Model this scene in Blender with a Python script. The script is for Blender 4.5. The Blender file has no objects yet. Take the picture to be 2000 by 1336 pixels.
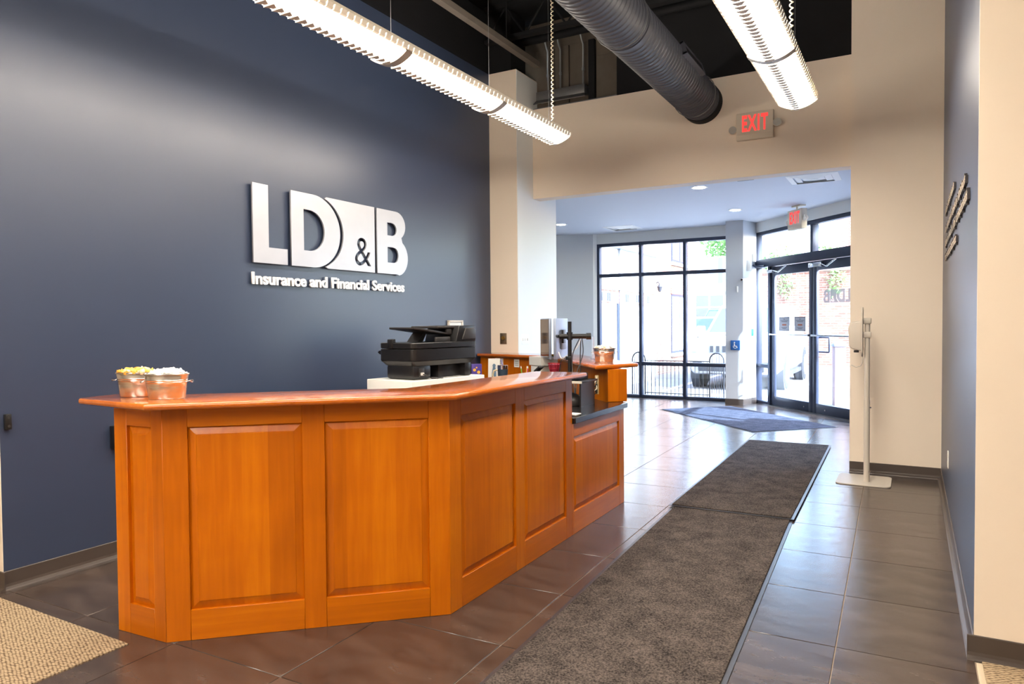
import bpy, bmesh, math, random
from mathutils import Vector, Matrix
random.seed(11)
scene = bpy.context.scene
COL = scene.collection
PI = math.pi

# ------------------------------------------------------------------ camera
cam_d = bpy.data.cameras.new('camera')
cam_d.sensor_fit = 'HORIZONTAL'; cam_d.sensor_width = 36.0
cam_d.lens = 36.0 * 1382.3 / 2000.0
cam_d.clip_start = 0.05; cam_d.clip_end = 400
cam = bpy.data.objects.new('camera', cam_d); COL.objects.link(cam)
_y, _p, _r = math.radians(29.462), math.radians(-1.568), math.radians(-0.465)
_f = Vector((-math.sin(_y)*math.cos(_p), math.cos(_y)*math.cos(_p), math.sin(_p)))
_rt = Vector((math.cos(_y), math.sin(_y), 0)); _u = _rt.cross(_f)
_rt2 = math.cos(_r)*_rt + math.sin(_r)*_u; _u2 = _rt2.cross(_f)
_m = Matrix((_rt2, _u2, -_f)).transposed().to_4x4(); _m.translation = (0, 0, 1.42)
cam.matrix_world = _m
scene.camera = cam

# ------------------------------------------------------------------ world, sun, exposure
world = bpy.data.worlds.new('world'); scene.world = world; world.use_nodes = True
nt = world.node_tree; nt.nodes.clear()
_o = nt.nodes.new('ShaderNodeOutputWorld'); _b = nt.nodes.new('ShaderNodeBackground')
_s = nt.nodes.new('ShaderNodeTexSky'); _s.sky_type = 'NISHITA'; _s.sun_disc = False
_s.sun_elevation = math.radians(38); _s.sun_rotation = math.radians(114); _s.air_density = 1.1; _s.dust_density = 1.2
nt.links.new(_s.outputs[0], _b.inputs[0]); nt.links.new(_b.outputs[0], _o.inputs[0])
_b.inputs[1].default_value = 3.2
sun_d = bpy.data.lights.new('sun', 'SUN'); sun_d.energy = 24.0; sun_d.angle = math.radians(0.6); sun_d.color = (0.66, 0.84, 1.0)
sun = bpy.data.objects.new('sun', sun_d); COL.objects.link(sun)
sun.rotation_euler = Vector((0.9, -0.4, 0.77)).to_track_quat('Z', 'Y').to_euler(); sun.location = (20, -5, 20)
vs = scene.view_settings
vs.view_transform = 'Standard'; vs.look = 'None'; vs.gamma = 1.0; vs.use_curve_mapping = False
vs.exposure = 0.2
LAMP = 40.0            # radiance of the pendant lenses

# ------------------------------------------------------------------ helpers
def lin(r, g, b):
    f = lambda c: (c/12.92 if c <= 0.04045 else ((c+0.055)/1.055)**2.4)
    return (f(r/255), f(g/255), f(b/255), 1)

def mat(name, col, rough=0.5, metal=0.0, spec=0.5, noise=None, bump=None, emit=None, coat=0.0, coords='Object', coat_rough=0.1):
    """noise=(scale, amount, (sx,sy,sz)); bump=(scale, strength, dist)"""
    m = bpy.data.materials.new(name); m.use_nodes = True
    n = m.node_tree.nodes; l = m.node_tree.links
    b = n['Principled BSDF']
    b.inputs['Base Color'].default_value = col
    b.inputs['Roughness'].default_value = rough; b.inputs['Metallic'].default_value = metal
    b.inputs['Specular IOR Level'].default_value = spec
    b.inputs['Coat Weight'].default_value = coat; b.inputs['Coat Roughness'].default_value = coat_rough
    tc = n.new('ShaderNodeTexCoord')
    if noise:
        mp = n.new('ShaderNodeMapping'); mp.inputs['Scale'].default_value = noise[2] if len(noise) > 2 else (1, 1, 1)
        l.new(tc.outputs[coords], mp.inputs[0])
        t = n.new('ShaderNodeTexNoise'); t.inputs['Scale'].default_value = noise[0]; t.inputs['Detail'].default_value = 5
        l.new(mp.outputs[0], t.inputs[0])
        mx = n.new('ShaderNodeMix'); mx.data_type = 'RGBA'
        a = noise[1]
        mx.inputs[6].default_value = tuple(c*(1-a) for c in col[:3])+(1,)
        mx.inputs[7].default_value = tuple(min(1, c*(1+a)) for c in col[:3])+(1,)
        l.new(t.outputs[0], mx.inputs[0]); l.new(mx.outputs[2], b.inputs['Base Color'])
    if bump:
        t2 = n.new('ShaderNodeTexNoise'); t2.inputs['Scale'].default_value = bump[0]; t2.inputs['Detail'].default_value = 3
        l.new(tc.outputs[coords], t2.inputs[0])
        bp = n.new('ShaderNodeBump'); bp.inputs['Strength'].default_value = bump[1]; bp.inputs['Distance'].default_value = bump[2]
        l.new(t2.outputs[0], bp.inputs['Height']); l.new(bp.outputs[0], b.inputs['Normal'])
    if emit:
        b.inputs['Emission Color'].default_value = emit[0]; b.inputs['Emission Strength'].default_value = emit[1]
    return m

def glass_mat(name, tint=(0.96, 0.98, 1.0), fres=1.5):
    m = bpy.data.materials.new(name); m.use_nodes = True
    n = m.node_tree.nodes; l = m.node_tree.links; n.clear()
    o = n.new('ShaderNodeOutputMaterial'); mx = n.new('ShaderNodeMixShader'); f = n.new('ShaderNodeFresnel')
    t = n.new('ShaderNodeBsdfTransparent'); g = n.new('ShaderNodeBsdfGlossy')
    t.inputs[0].default_value = (*tint, 1); g.inputs['Roughness'].default_value = 0.0; f.inputs[0].default_value = fres
    ge = n.new('ShaderNodeNewGeometry'); io = n.new('ShaderNodeMapRange'); io.inputs[3].default_value = fres; io.inputs[4].default_value = 1/fres
    l.new(ge.outputs['Backfacing'], io.inputs[0]); l.new(io.outputs[0], f.inputs[0])      # both faces of a pane reflect alike
    l.new(f.outputs[0], mx.inputs[0]); l.new(t.outputs[0], mx.inputs[1]); l.new(g.outputs[0], mx.inputs[2]); l.new(mx.outputs[0], o.inputs[0])
    return m

def vinyl_mat(name, col, cover):
    m = bpy.data.materials.new(name); m.use_nodes = True
    n = m.node_tree.nodes; l = m.node_tree.links; b = n['Principled BSDF']; o = n['Material Output']
    b.inputs['Base Color'].default_value = col; b.inputs['Roughness'].default_value = 0.7
    t = n.new('ShaderNodeBsdfTransparent'); mx = n.new('ShaderNodeMixShader'); mx.inputs[0].default_value = cover
    l.new(t.outputs[0], mx.inputs[1]); l.new(b.outputs[0], mx.inputs[2]); l.new(mx.outputs[0], o.inputs[0]); return m

def wood_mat(name, c0, c1, c2, board=0.115, rough=0.32, axis='Z', coat=0.35):
    """boards side by side with their own tone, grain along `axis` (object space)"""
    m = bpy.data.materials.new(name); m.use_nodes = True
    n = m.node_tree.nodes; l = m.node_tree.links; b = n['Principled BSDF']
    tc = n.new('ShaderNodeTexCoord'); sp = n.new('ShaderNodeSeparateXYZ'); l.new(tc.outputs['Object'], sp.inputs[0])
    oi = n.new('ShaderNodeObjectInfo')
    ac = {'Z': 0, 'X': 2, 'Y': 0}[axis]
    dv = n.new('ShaderNodeMath'); dv.operation = 'MULTIPLY_ADD'; l.new(sp.outputs[ac], dv.inputs[0]); dv.inputs[1].default_value = 1/board
    mo = n.new('ShaderNodeMath'); mo.operation = 'MULTIPLY'; l.new(oi.outputs['Random'], mo.inputs[0]); mo.inputs[1].default_value = 40; l.new(mo.outputs[0], dv.inputs[2])
    fl = n.new('ShaderNodeMath'); fl.operation = 'FLOOR'; l.new(dv.outputs[0], fl.inputs[0])
    wn = n.new('ShaderNodeTexWhiteNoise'); wn.noise_dimensions = '1D'; l.new(fl.outputs[0], wn.inputs['W'])
    mp = n.new('ShaderNodeMapping'); l.new(tc.outputs['Object'], mp.inputs[0])
    mp.inputs['Scale'].default_value = {'Z': (14, 14, 0.9), 'X': (0.9, 14, 14), 'Y': (14, 0.9, 14)}[axis]
    cb = n.new('ShaderNodeCombineXYZ'); l.new(mo.outputs[0], cb.inputs[0]); l.new(fl.outputs[0], cb.inputs[2]); l.new(cb.outputs[0], mp.inputs['Location'])
    t = n.new('ShaderNodeTexNoise'); t.inputs['Scale'].default_value = 2.6; t.inputs['Detail'].default_value = 6; t.inputs['Distortion'].default_value = 0.4
    l.new(mp.outputs[0], t.inputs[0])
    t2 = n.new('ShaderNodeTexNoise'); t2.inputs['Scale'].default_value = 3.0; t2.inputs['Detail'].default_value = 2
    l.new(tc.outputs['Object'], t2.inputs[0])
    r = n.new('ShaderNodeValToRGB'); r.color_ramp.elements[0].color = c0; r.color_ramp.elements[1].color = c2
    r.color_ramp.elements[0].position = 0.12; r.color_ramp.elements[1].position = 0.9
    e = r.color_ramp.elements.new(0.5); e.color = c1
    a1 = n.new('ShaderNodeMath'); a1.operation = 'MULTIPLY_ADD'; l.new(wn.outputs[0], a1.inputs[0]); a1.inputs[1].default_value = 0.32
    a2 = n.new('ShaderNodeMath'); a2.operation = 'MULTIPLY_ADD'; l.new(t.outputs[0], a2.inputs[0]); a2.inputs[1].default_value = 0.55
    a3 = n.new('ShaderNodeMath'); a3.operation = 'MULTIPLY_ADD'; l.new(t2.outputs[0], a3.inputs[0]); a3.inputs[1].default_value = 0.45; a3.inputs[2].default_value = -0.16
    l.new(a3.outputs[0], a2.inputs[2]); l.new(a2.outputs[0], a1.inputs[2]); l.new(a1.outputs[0], r.inputs[0])
    l.new(r.outputs[0], b.inputs['Base Color']); b.inputs['Roughness'].default_value = rough
    b.inputs['Coat Weight'].default_value = coat; b.inputs['Coat Roughness'].default_value = 0.12
    b.inputs['Specular IOR Level'].default_value = 0.3
    return m

class MB:
    def __init__(s): s.v = []; s.f = []
    def add(s, vs, fs):
        o = len(s.v); s.v += [tuple(v) for v in vs]; s.f += [tuple(i+o for i in f) for f in fs]; return s
    def box(s, x0, x1, y0, y1, z0, z1, M=None):
        vs = [Vector((x, y, z)) for z in (z0, z1) for y in (y0, y1) for x in (x0, x1)]
        if M is not None: vs = [M @ v for v in vs]
        return s.add(vs, [(0, 2, 3, 1), (4, 5, 7, 6), (0, 1, 5, 4), (2, 6, 7, 3), (0, 4, 6, 2), (1, 3, 7, 5)])
    def prism(s, poly, z0, z1, M=None):
        n = len(poly)
        if sum(poly[i][0]*poly[(i+1) % n][1]-poly[(i+1) % n][0]*poly[i][1] for i in range(n)) < 0: poly = poly[::-1]
        vs = [Vector((p[0], p[1], z0)) for p in poly]+[Vector((p[0], p[1], z1)) for p in poly]
        if M is not None: vs = [M @ v for v in vs]
        return s.add(vs, [tuple(range(n))[::-1], tuple(range(n, 2*n))]+[(i, (i+1) % n, n+(i+1) % n, n+i) for i in range(n)])
    def cyl(s, p0, p1, r0, r1=None, n=16, caps=True):
        p0 = Vector(p0); p1 = Vector(p1); r1 = r0 if r1 is None else r1
        d = (p1-p0).normalized(); a = d.orthogonal().normalized(); b = d.cross(a)
        vs = [p0+(a*math.cos(2*PI*i/n)+b*math.sin(2*PI*i/n))*r0 for i in range(n)]+[p1+(a*math.cos(2*PI*i/n)+b*math.sin(2*PI*i/n))*r1 for i in range(n)]
        fs = [(i, (i+1) % n, n+(i+1) % n, n+i) for i in range(n)]
        if caps: fs += [tuple(range(n))[::-1], tuple(range(n, 2*n))]
        return s.add(vs, fs)
    def tube(s, pts, r, n=8):
        pts = [Vector(p) for p in pts]; rings = []; a = None
        for i, p in enumerate(pts):
            d = (pts[min(i+1, len(pts)-1)]-pts[max(i-1, 0)]).normalized()
            a = d.orthogonal().normalized() if a is None else (a-d*a.dot(d)).normalized()
            b = d.cross(a); rings.append([p+(a*math.cos(2*PI*k/n)+b*math.sin(2*PI*k/n))*r for k in range(n)])
        vs = [v for q in rings for v in q]; m = len(pts)
        fs = [(j*n+i, j*n+(i+1) % n, (j+1)*n+(i+1) % n, (j+1)*n+i) for j in range(m-1) for i in range(n)]
        fs += [tuple(range(n))[::-1], tuple((m-1)*n+i for i in range(n))]
        return s.add(vs, fs)
    def lathe(s, prof, n=24, c=(0, 0, 0), sx=1.0, sy=1.0, close=False):
        vs = []; m = len(prof)
        for r, z in prof:
            for i in range(n): vs.append((c[0]+r*sx*math.cos(2*PI*i/n), c[1]+r*sy*math.sin(2*PI*i/n), c[2]+z))
        fs = [(j*n+i, j*n+(i+1) % n, (j+1)*n+(i+1) % n, (j+1)*n+i) for j in range(m-1) for i in range(n)]
        fs += [tuple(range(n))[::-1], tuple((m-1)*n+i for i in range(n))]
        return s.add(vs, fs)
    def mesh(s, name, bevel=0, seg=2, smooth=None):
        me = bpy.data.meshes.new(name); me.from_pydata(s.v, [], s.f); me.update()
        if bevel:
            bm = bmesh.new(); bm.from_mesh(me)
            es = [e for e in bm.edges if len(e.link_faces) == 2 and e.calc_face_angle(0) > 0.5]
            bmesh.ops.bevel(bm, geom=es, offset=bevel, segments=seg, affect='EDGES', profile=0.5, clamp_overlap=True)
            bm.to_mesh(me); bm.free()
        if smooth or (bevel and smooth is None):
            me.polygons.foreach_set('use_smooth', [True]*len(me.polygons)); me.set_sharp_from_angle(angle=math.radians(smooth if smooth else 40))
        return me
    def build(s, name, m, parent=None, bevel=0, seg=2, smooth=None, M=None, world=True):
        return link(name, s.mesh(name, bevel, seg, smooth), m, parent, M, world)

def link(name, me, m, parent=None, M=None, world=True):
    """world=True: mesh/M in world space; False: in the parent's own space"""
    o = bpy.data.objects.new(name, me); COL.objects.link(o)
    if m is not None and len(me.materials) == 0: me.materials.append(m)
    if parent is not None:
        o.parent = parent
        if world: o.matrix_parent_inverse = wm(parent).inverted()
    if M is not None: o.matrix_basis = M
    return o

def wm(o):
    if o.parent is None: return o.matrix_basis.copy()
    return wm(o.parent) @ o.matrix_parent_inverse @ o.matrix_basis

def tag(o, label, cat, group=None, kind=None):
    o['label'] = label; o['category'] = cat
    if group: o['group'] = group
    if kind: o['kind'] = kind
    return o

def thing(name, label, cat, loc=(0, 0, 0), rz=0, group=None):
    o = bpy.data.objects.new(name, None); COL.objects.link(o); o.empty_display_size = 0.1
    o.matrix_basis = Matrix.Translation(loc) @ Matrix.Rotation(rz, 4, 'Z')
    return tag(o, label, cat, group)

def setting(o, label, cat):
    o['kind'] = 'structure'; o['label'] = label; o['category'] = cat; return o

def copy_tree(o, M, label=None, group=None):
    c = o.copy(); COL.objects.link(c); c.parent = None; c.matrix_basis = M
    if label: c['label'] = label
    if group: c['group'] = group
    def kids(src, dst):
        for k in list(src.children):
            if k == dst: continue
            d = k.copy(); COL.objects.link(d); d.parent = dst
            kids(k, d)
    kids(o, c); return c

def curve_mesh(name, polys, depth, bevel=0.0):
    """2D outlines (even-odd holes) to a solid of thickness 2*depth about z=0"""
    cu = bpy.data.curves.new(name, 'CURVE'); cu.dimensions = '2D'; cu.fill_mode = 'BOTH'; cu.extrude = depth; cu.bevel_depth = bevel
    for p in polys:
        sp = cu.splines.new('POLY'); sp.points.add(len(p)-1); sp.use_cyclic_u = True
        for q, (x, y) in zip(sp.points, p): q.co = (x, y, 0, 1)
    o = bpy.data.objects.new(name, cu); COL.objects.link(o)
    me = bpy.data.meshes.new_from_object(o.evaluated_get(bpy.context.evaluated_depsgraph_get()))
    bpy.data.objects.remove(o); bpy.data.curves.remove(cu); me.name = name
    return me

def text_curve(body, size, offset=0.0, depth=0.0, res=6):
    cu = bpy.data.curves.new('t', 'FONT'); cu.body = body; cu.size = size; cu.offset = offset; cu.extrude = depth; cu.resolution_u = res
    o = bpy.data.objects.new('t', cu); COL.objects.link(o)
    bpy.context.view_layer.update()
    return o, cu

def text_mesh(body, size, offset=0.0, depth=0.0, sx=1.0, res=6):
    o, cu = text_curve(body, size, offset, depth, res)
    me = bpy.data.meshes.new_from_object(o.evaluated_get(bpy.context.evaluated_depsgraph_get()))
    bpy.data.objects.remove(o); bpy.data.curves.remove(cu)
    if sx != 1.0: me.transform(Matrix.Diagonal((sx, 1, 1, 1)))
    return me

def text_width(body, size, offset=0.0):
    o, cu = text_curve(body, size, offset); w = o.dimensions.x
    bpy.data.objects.remove(o); bpy.data.curves.remove(cu); return w

def text_outlines(body, size, offset=0.0, n=8):
    """glyph contours as polylines"""
    o, cu = text_curve(body, size, offset)
    c2 = o.to_curve(bpy.context.evaluated_depsgraph_get()); out = []
    for sp in c2.splines:
        bp = sp.bezier_points; m = len(bp); pl = []
        for i in range(m):
            a = bp[i]; b = bp[(i+1) % m]
            for k in range(n):
                t = k/n
                p = (1-t)**3*a.co+3*(1-t)**2*t*a.handle_right+3*(1-t)*t*t*b.handle_left+t**3*b.co
                pl.append((p.x, p.y))
        out.append(pl)
    o.to_curve_clear(); bpy.data.objects.remove(o); bpy.data.curves.remove(cu); return out

def frame_M(origin, right, up):
    r = Vector(right).normalized(); u = Vector(up).normalized(); n = r.cross(u)
    M = Matrix((r, u, n)).transposed().to_4x4(); M.translation = origin; return M

def letters(body, size, offset, depth, M, material, parent, sx=1.0, name='letter', track=0.0):
    """one mesh per character, laid out from M's origin along M's x axis"""
    nn = text_width('nn', size, offset); x = 0.0; cache = {}
    for ch in body:
        if ch not in cache: cache[ch] = (text_width('n'+ch+'n', size, offset)-nn, text_mesh(ch, size, offset, depth, sx) if ch != ' ' else None)
        adv, me = cache[ch]
        if me is not None: link(name, me, material, parent, M @ Matrix.Translation((x*sx, 0, 0)))
        x += adv+track
    return x*sx

def arc(cx, cy, rx, ry, a0, a1, n):
    return [(cx+rx*math.cos(math.radians(a0+(a1-a0)*i/n)), cy+ry*math.sin(math.radians(a0+(a1-a0)*i/n))) for i in range(n+1)]

def rrect(x0, x1, y0, y1, r, n=4):
    return arc(x1-r, y0+r, r, r, -90, 0, n)+arc(x1-r, y1-r, r, r, 0, 90, n)+arc(x0+r, y1-r, r, r, 90, 180, n)+arc(x0+r, y0+r, r, r, 180, 270, n)

# ------------------------------------------------------------------ materials
M_navy = mat('navy_wall_paint', lin(52, 62, 84), 0.36, spec=0.6, bump=(180, 0.06, 0.002))
M_cream = mat('cream_wall_paint', lin(240, 225, 206), 0.55, spec=0.3, bump=(220, 0.05, 0.002))
M_white = mat('white_wall_paint', lin(226, 228, 226), 0.6, spec=0.3)
M_greyw = mat('pale_grey_wall_paint', lin(192, 196, 200), 0.6, spec=0.3)
M_ceilw = mat('white_ceiling_paint', lin(222, 226, 234), 0.7, spec=0.2)
M_black = mat('black_ceiling_paint', lin(22, 22, 24), 0.75, spec=0.25, noise=(3, 0.3))
M_duct = mat('black_duct_paint', lin(62, 63, 70), 0.42, spec=0.5, noise=(5, 0.25))
M_galv = mat('galvanised_steel', lin(120, 120, 122), 0.45, 0.7, noise=(7, 0.25))
M_block = mat('unpainted_board', lin(96, 88, 80), 0.9, spec=0.2, noise=(6, 0.25))
M_base = mat('dark_rubber_base', lin(74, 64, 58), 0.4, spec=0.5, noise=(4, 0.15))
M_wood = wood_mat('cherry_wood', lin(162, 80, 0), lin(192, 99, 0), lin(216, 124, 4), coat=0.12)
M_woodX = wood_mat('cherry_wood_horizontal', lin(166, 84, 0), lin(192, 100, 0), lin(214, 122, 4), board=0.3, axis='X', coat=0.15)
M_woodtop = wood_mat('cherry_top', lin(166, 80, 14), lin(190, 96, 18), lin(206, 114, 30), board=0.6, axis='Y', rough=0.16, coat=0.9)
M_blackstone = mat('black_laminate', lin(30, 29, 30), 0.16, noise=(60, 0.5))
M_edge = mat('black_laminate_edge', lin(46, 46, 50), 0.25)
M_alu = mat('brushed_aluminium', lin(184, 184, 190), 0.45, 0.45, noise=(9, 0.05))
M_whitelet = mat('white_acrylic_letter', lin(238, 238, 240), 0.4)
M_frame = mat('dark_bronze_frame', lin(50, 58, 78), 0.35, 0.3)
M_glass = glass_mat('window_glass')
M_chrome = mat('chrome', lin(220, 222, 226), 0.12, 1.0)
M_plastic_b = mat('black_plastic', lin(26, 25, 26), 0.38, noise=(30, 0.2))
M_plastic_g = mat('dark_grey_plastic', lin(52, 49, 48), 0.4)
M_plastic_w = mat('white_plastic', lin(232, 230, 224), 0.4)
M_greige = mat('warm_grey_plastic', lin(206, 196, 182), 0.42)
M_paper = mat('white_paper', lin(236, 232, 224), 0.8)
M_zinc = mat('zinc_tub', lin(214, 212, 208), 0.22, 0.95, noise=(8, 0.12))
M_housing = mat('fixture_housing', lin(226, 216, 198), 0.45)
M_lens = mat('lit_lens', lin(250, 248, 244), 0.5, emit=((1.0, 0.91, 0.79, 1), LAMP))
M_added_uplight = mat('added_uplight', lin(250, 248, 244), 0.5, emit=((1.0, 0.91, 0.79, 1), LAMP*1.4))
M_band = mat('fixture_band', lin(176, 166, 150), 0.4, 0.3)
M_cord = mat('cord_cream', lin(214, 202, 176), 0.5)
M_red = mat('exit_red', lin(214, 40, 40), 0.5, emit=((1.0, 0.06, 0.05, 1), 0.9))
M_signbox = mat('exit_housing', lin(216, 204, 184), 0.5)
M_downlight = mat('downlight_lens', lin(250, 250, 250), 0.5, emit=((1, 0.97, 0.93, 1), 30.0))
# ------------------------------------------------------------------ floor
def tile_material():
    m = mat('brown_floor_tile', lin(74, 62, 56), 0.2, spec=0.75)
    n = m.node_tree.nodes; l = m.node_tree.links; b = n['Principled BSDF']
    tc = n.new('ShaderNodeTexCoord'); oi = n.new('ShaderNodeObjectInfo')
    mp = n.new('ShaderNodeMapping'); mp.inputs['Scale'].default_value = (1.0, 2.6, 1); l.new(tc.outputs['Object'], mp.inputs[0])
    t = n.new('ShaderNodeTexNoise'); t.inputs['Scale'].default_value = 3.2; t.inputs['Detail'].default_value = 7; t.inputs['Roughness'].default_value = 0.62; l.new(mp.outputs[0], t.inputs[0])
    r = n.new('ShaderNodeValToRGB'); r.color_ramp.elements[0].color = lin(50, 40, 35); r.color_ramp.elements[1].color = lin(86, 73, 65)
    r.color_ramp.elements[0].position = 0.3; r.color_ramp.elements[1].position = 0.72
    l.new(t.outputs[0], r.inputs[0])
    hs = n.new('ShaderNodeHueSaturation'); ad = n.new('ShaderNodeMath'); ad.operation = 'MULTIPLY_ADD'
    l.new(oi.outputs['Random'], ad.inputs[0]); ad.inputs[1].default_value = 0.3; ad.inputs[2].default_value = 0.85
    l.new(ad.outputs[0], hs.inputs['Value']); l.new(r.outputs[0], hs.inputs['Color']); l.new(hs.outputs[0], b.inputs['Base Color'])
    rr = n.new('ShaderNodeMapRange'); l.new(t.outputs[0], rr.inputs[0]); rr.inputs[3].default_value = 0.17; rr.inputs[4].default_value = 0.3; l.new(rr.outputs[0], b.inputs['Roughness'])
    t2 = n.new('ShaderNodeTexNoise'); t2.inputs['Scale'].default_value = 7; t2.inputs['Detail'].default_value = 3; l.new(tc.outputs['Object'], t2.inputs[0])
    bp = n.new('ShaderNodeBump'); bp.inputs['Strength'].default_value = 0.12; bp.inputs['Distance'].default_value = 0.01; l.new(t2.outputs[0], bp.inputs['Height']); l.new(bp.outputs[0], b.inputs['Normal'])
    return m
M_tile = tile_material()
M_grout = mat('tan_grout', lin(150, 134, 118), 0.8)
def carpet_material():
    m = mat('woven_carpet', lin(150, 132, 108), 0.95, spec=0.1)
    n = m.node_tree.nodes; l = m.node_tree.links; b = n['Principled BSDF']
    tc = n.new('ShaderNodeTexCoord'); mp = n.new('ShaderNodeMapping'); mp.inputs['Rotation'].default_value = (0, 0, math.radians(35)); mp.inputs['Scale'].default_value = (1, 1.8, 1)
    l.new(tc.outputs['Object'], mp.inputs[0])
    v = n.new('ShaderNodeTexVoronoi'); v.inputs['Scale'].default_value = 48; v.inputs['Randomness'].default_value = 0.35; l.new(mp.outputs[0], v.inputs[0])
    r = n.new('ShaderNodeValToRGB'); r.color_ramp.elements[0].color = lin(182, 160, 130); r.color_ramp.elements[1].color = lin(98, 80, 62)
    r.color_ramp.elements[0].position = 0.25; r.color_ramp.elements[1].position = 0.62; l.new(v.outputs['Distance'], r.inputs[0])
    l.new(r.outputs[0], b.inputs['Base Color'])
    bp = n.new('ShaderNodeBump'); bp.inputs['Strength'].default_value = 0.8; bp.inputs['Distance'].default_value = 0.004; bp.invert = True
    l.new(v.outputs['Distance'], bp.inputs['Height']); l.new(bp.outputs[0], b.inputs['Normal'])
    return m
M_carpet = carpet_material()

def clip(poly, a, b):           # keep the left side of a->b
    out = []
    side = lambda p: (b[0]-a[0])*(p[1]-a[1])-(b[1]-a[1])*(p[0]-a[0])
    for i, p in enumerate(poly):
        q = poly[(i+1) % len(poly)]; sp, sq = side(p), side(q)
        if sp >= 0: out.append(p)
        if (sp > 0 > sq) or (sp < 0 < sq):
            t = sp/(sp-sq); out.append((p[0]+(q[0]-p[0])*t, p[1]+(q[1]-p[1])*t))
    return out
def area(p): return 0.5*sum(p[i][0]*p[(i+1) % len(p)][1]-p[(i+1) % len(p)][0]*p[i][1] for i in range(len(p)))

DOOR_A = Vector((-2.335, 12.79, 0)); DOOR_T = math.radians(-48.3)
DD = Vector((math.cos(DOOR_T), math.sin(DOOR_T), 0)); DN = Vector((-math.sin(DOOR_T), math.cos(DOOR_T), 0))
DOOR_END = DOOR_A+DD*2.92

FLP = [(-8.2, -5.2), (4.4, -5.2), (4.4, 7.6), (-0.3, 7.6), (-0.3, DOOR_END.y), (DOOR_END.x+0.1, DOOR_END.y+0.1), (-2.25, 12.93), (-8.2, 12.93)]
floor = setting(MB().prism(FLP, -0.2, -0.004).build('floor', M_grout), 'brown tiled lobby floor with pale grout lines', 'floor')
REG = [[(-3.03, -2.5), (0.24, -2.5), (0.24, 1.87), (-3.03, 1.87)],
       [(-4.25, 1.87), (0.235, 1.87), (0.235, 7.42), (-4.25, 7.42)],
       [(-7.4, 7.42), (-0.4, 7.42), (DOOR_END.x, DOOR_END.y), (DOOR_A.x, DOOR_A.y), (-7.4, 12.79)]]
TP, TG = 0.652, 0.0045
ta = math.radians(1.175); tc_, ts_ = math.cos(ta), math.sin(ta)
tw = lambda a, b: (tc_*a-ts_*b, ts_*a+tc_*b)
# a joint crossing (found in the photograph) fixes the grid
_jx, _jy = -0.21, 3.334
full = None; nt_ = 0
for i in range(-13, 3):
    for j in range(-10, 17):
        a0 = _jx+i*TP+TG/2; b0 = _jy+j*TP+TG/2; s_ = TP-TG
        quad = [tw(a0, b0), tw(a0+s_, b0), tw(a0+s_, b0+s_), tw(a0, b0+s_)]
        for R in REG:
            p = quad
            for k in range(len(R)):
                p = clip(p, R[k], R[(k+1) % len(R)])
                if len(p) < 3: break
            if len(p) < 3 or area(p) < 0.004: continue
            c = tw(a0+s_/2, b0+s_/2)
            if abs(area(p)-s_*s_) < 1e-4:
                if full is None:
                    full = MB().box(-s_/2, s_/2, -s_/2, s_/2, -0.012, 0).mesh('tile', 0.0015, 1); full.materials.append(M_tile)
                me = full; M = Matrix.Translation((c[0], c[1], 0)) @ Matrix.Rotation(ta, 4, 'Z')
            else:
                me = MB().prism([(q[0]-c[0], q[1]-c[1]) for q in p], -0.012, 0).mesh('tile'); M = Matrix.Translation((c[0], c[1], 0))
            link('tile', me, M_tile, floor, M)
setting(MB().box(-8.2, -3.033, -5.2, 1.868, -0.012, 0.004).build('floor_carpet_left', M_carpet), 'beige woven carpet by the left wall corner', 'carpet')
setting(MB().box(0.262, 4.4, -5.2, 3.5, -0.012, 0.004).build('floor_carpet_right', M_carpet), 'beige woven carpet strip at the right edge', 'carpet')
setting(MB().box(-3.033, 0.24, -5.2, -2.502, -0.012, 0.004).build('floor_carpet_back', M_carpet), 'beige woven carpet behind the viewer', 'carpet')
setting(MB().box(0.24, 0.262, -2.5, 3.44, -0.01, 0.005).build('trim_1', mat('cream_reducer', lin(206, 188, 160), 0.5), bevel=0.002), 'cream reducer strip between tile and carpet', 'trim')

# ------------------------------------------------------------------ walls
def wallbox(name, a, m, label, cat='wall'): return setting(MB().box(*a).build(name, m), label, cat)
wallbox('wall_left', (-4.45, -4.25, 1.937, 7.03, 0, 4.27), M_navy, 'navy blue feature wall behind the reception desk')
wallbox('wall_left_upper', (-4.45, -4.25, 1.937, 7.03, 4.27, 5.0), M_black, 'black upper band above the navy wall')
wallbox('wall_left_return', (-8.2, -4.2505, 1.934, 2.08, 0, 5.0), M_cream, 'cream wall return at the left edge')
wallbox('wall_far_left', (-8.3, -8.2, -5.2, 2.08, 0, 5.0), M_cream, 'cream wall left of the viewer')
wallbox('wall_back', (-8.3, 4.5, -5.3, -5.2, 0, 5.0), M_cream, 'cream wall behind the viewer')
wallbox('wall_far_right', (4.4, 4.5, -5.2, 3.5, 0, 5.0), M_cream, 'cream wall to the right of the viewer')
wallbox('wall_pilaster', (-4.45, -3.893, 7.03, 8.03, 0, 4.27), M_cream, 'cream pilaster between navy wall and entrance')
wallbox('wall_pilaster_side', (-3.893, -3.888, 7.034, 8.03, 0, 4.26), M_white, 'pilaster side facing the entrance, whitened to stand in for window light')  # lighter skin over the cream, window light put into its colour
wallbox('wall_pilaster_upper', (-4.45, -3.97, 7.05, 7.4, 4.27, 5.0), M_black, 'black stub above the cream pilaster')
wallbox('wall_header', (-3.893, -0.5, 7.418, 7.595, 2.87, 3.91), M_cream, 'cream header beam over the entrance opening')
wallbox('wall_header_upper', (-2.85, -0.5, 7.44, 7.595, 3.91, 5.0), M_black, 'black wall above the cream header')
wallbox('wall_pier', (-0.5, 0.235, 7.29, 7.6, 0, 4.36), M_cream, 'tall cream pier behind the sanitizer stand')
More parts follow.
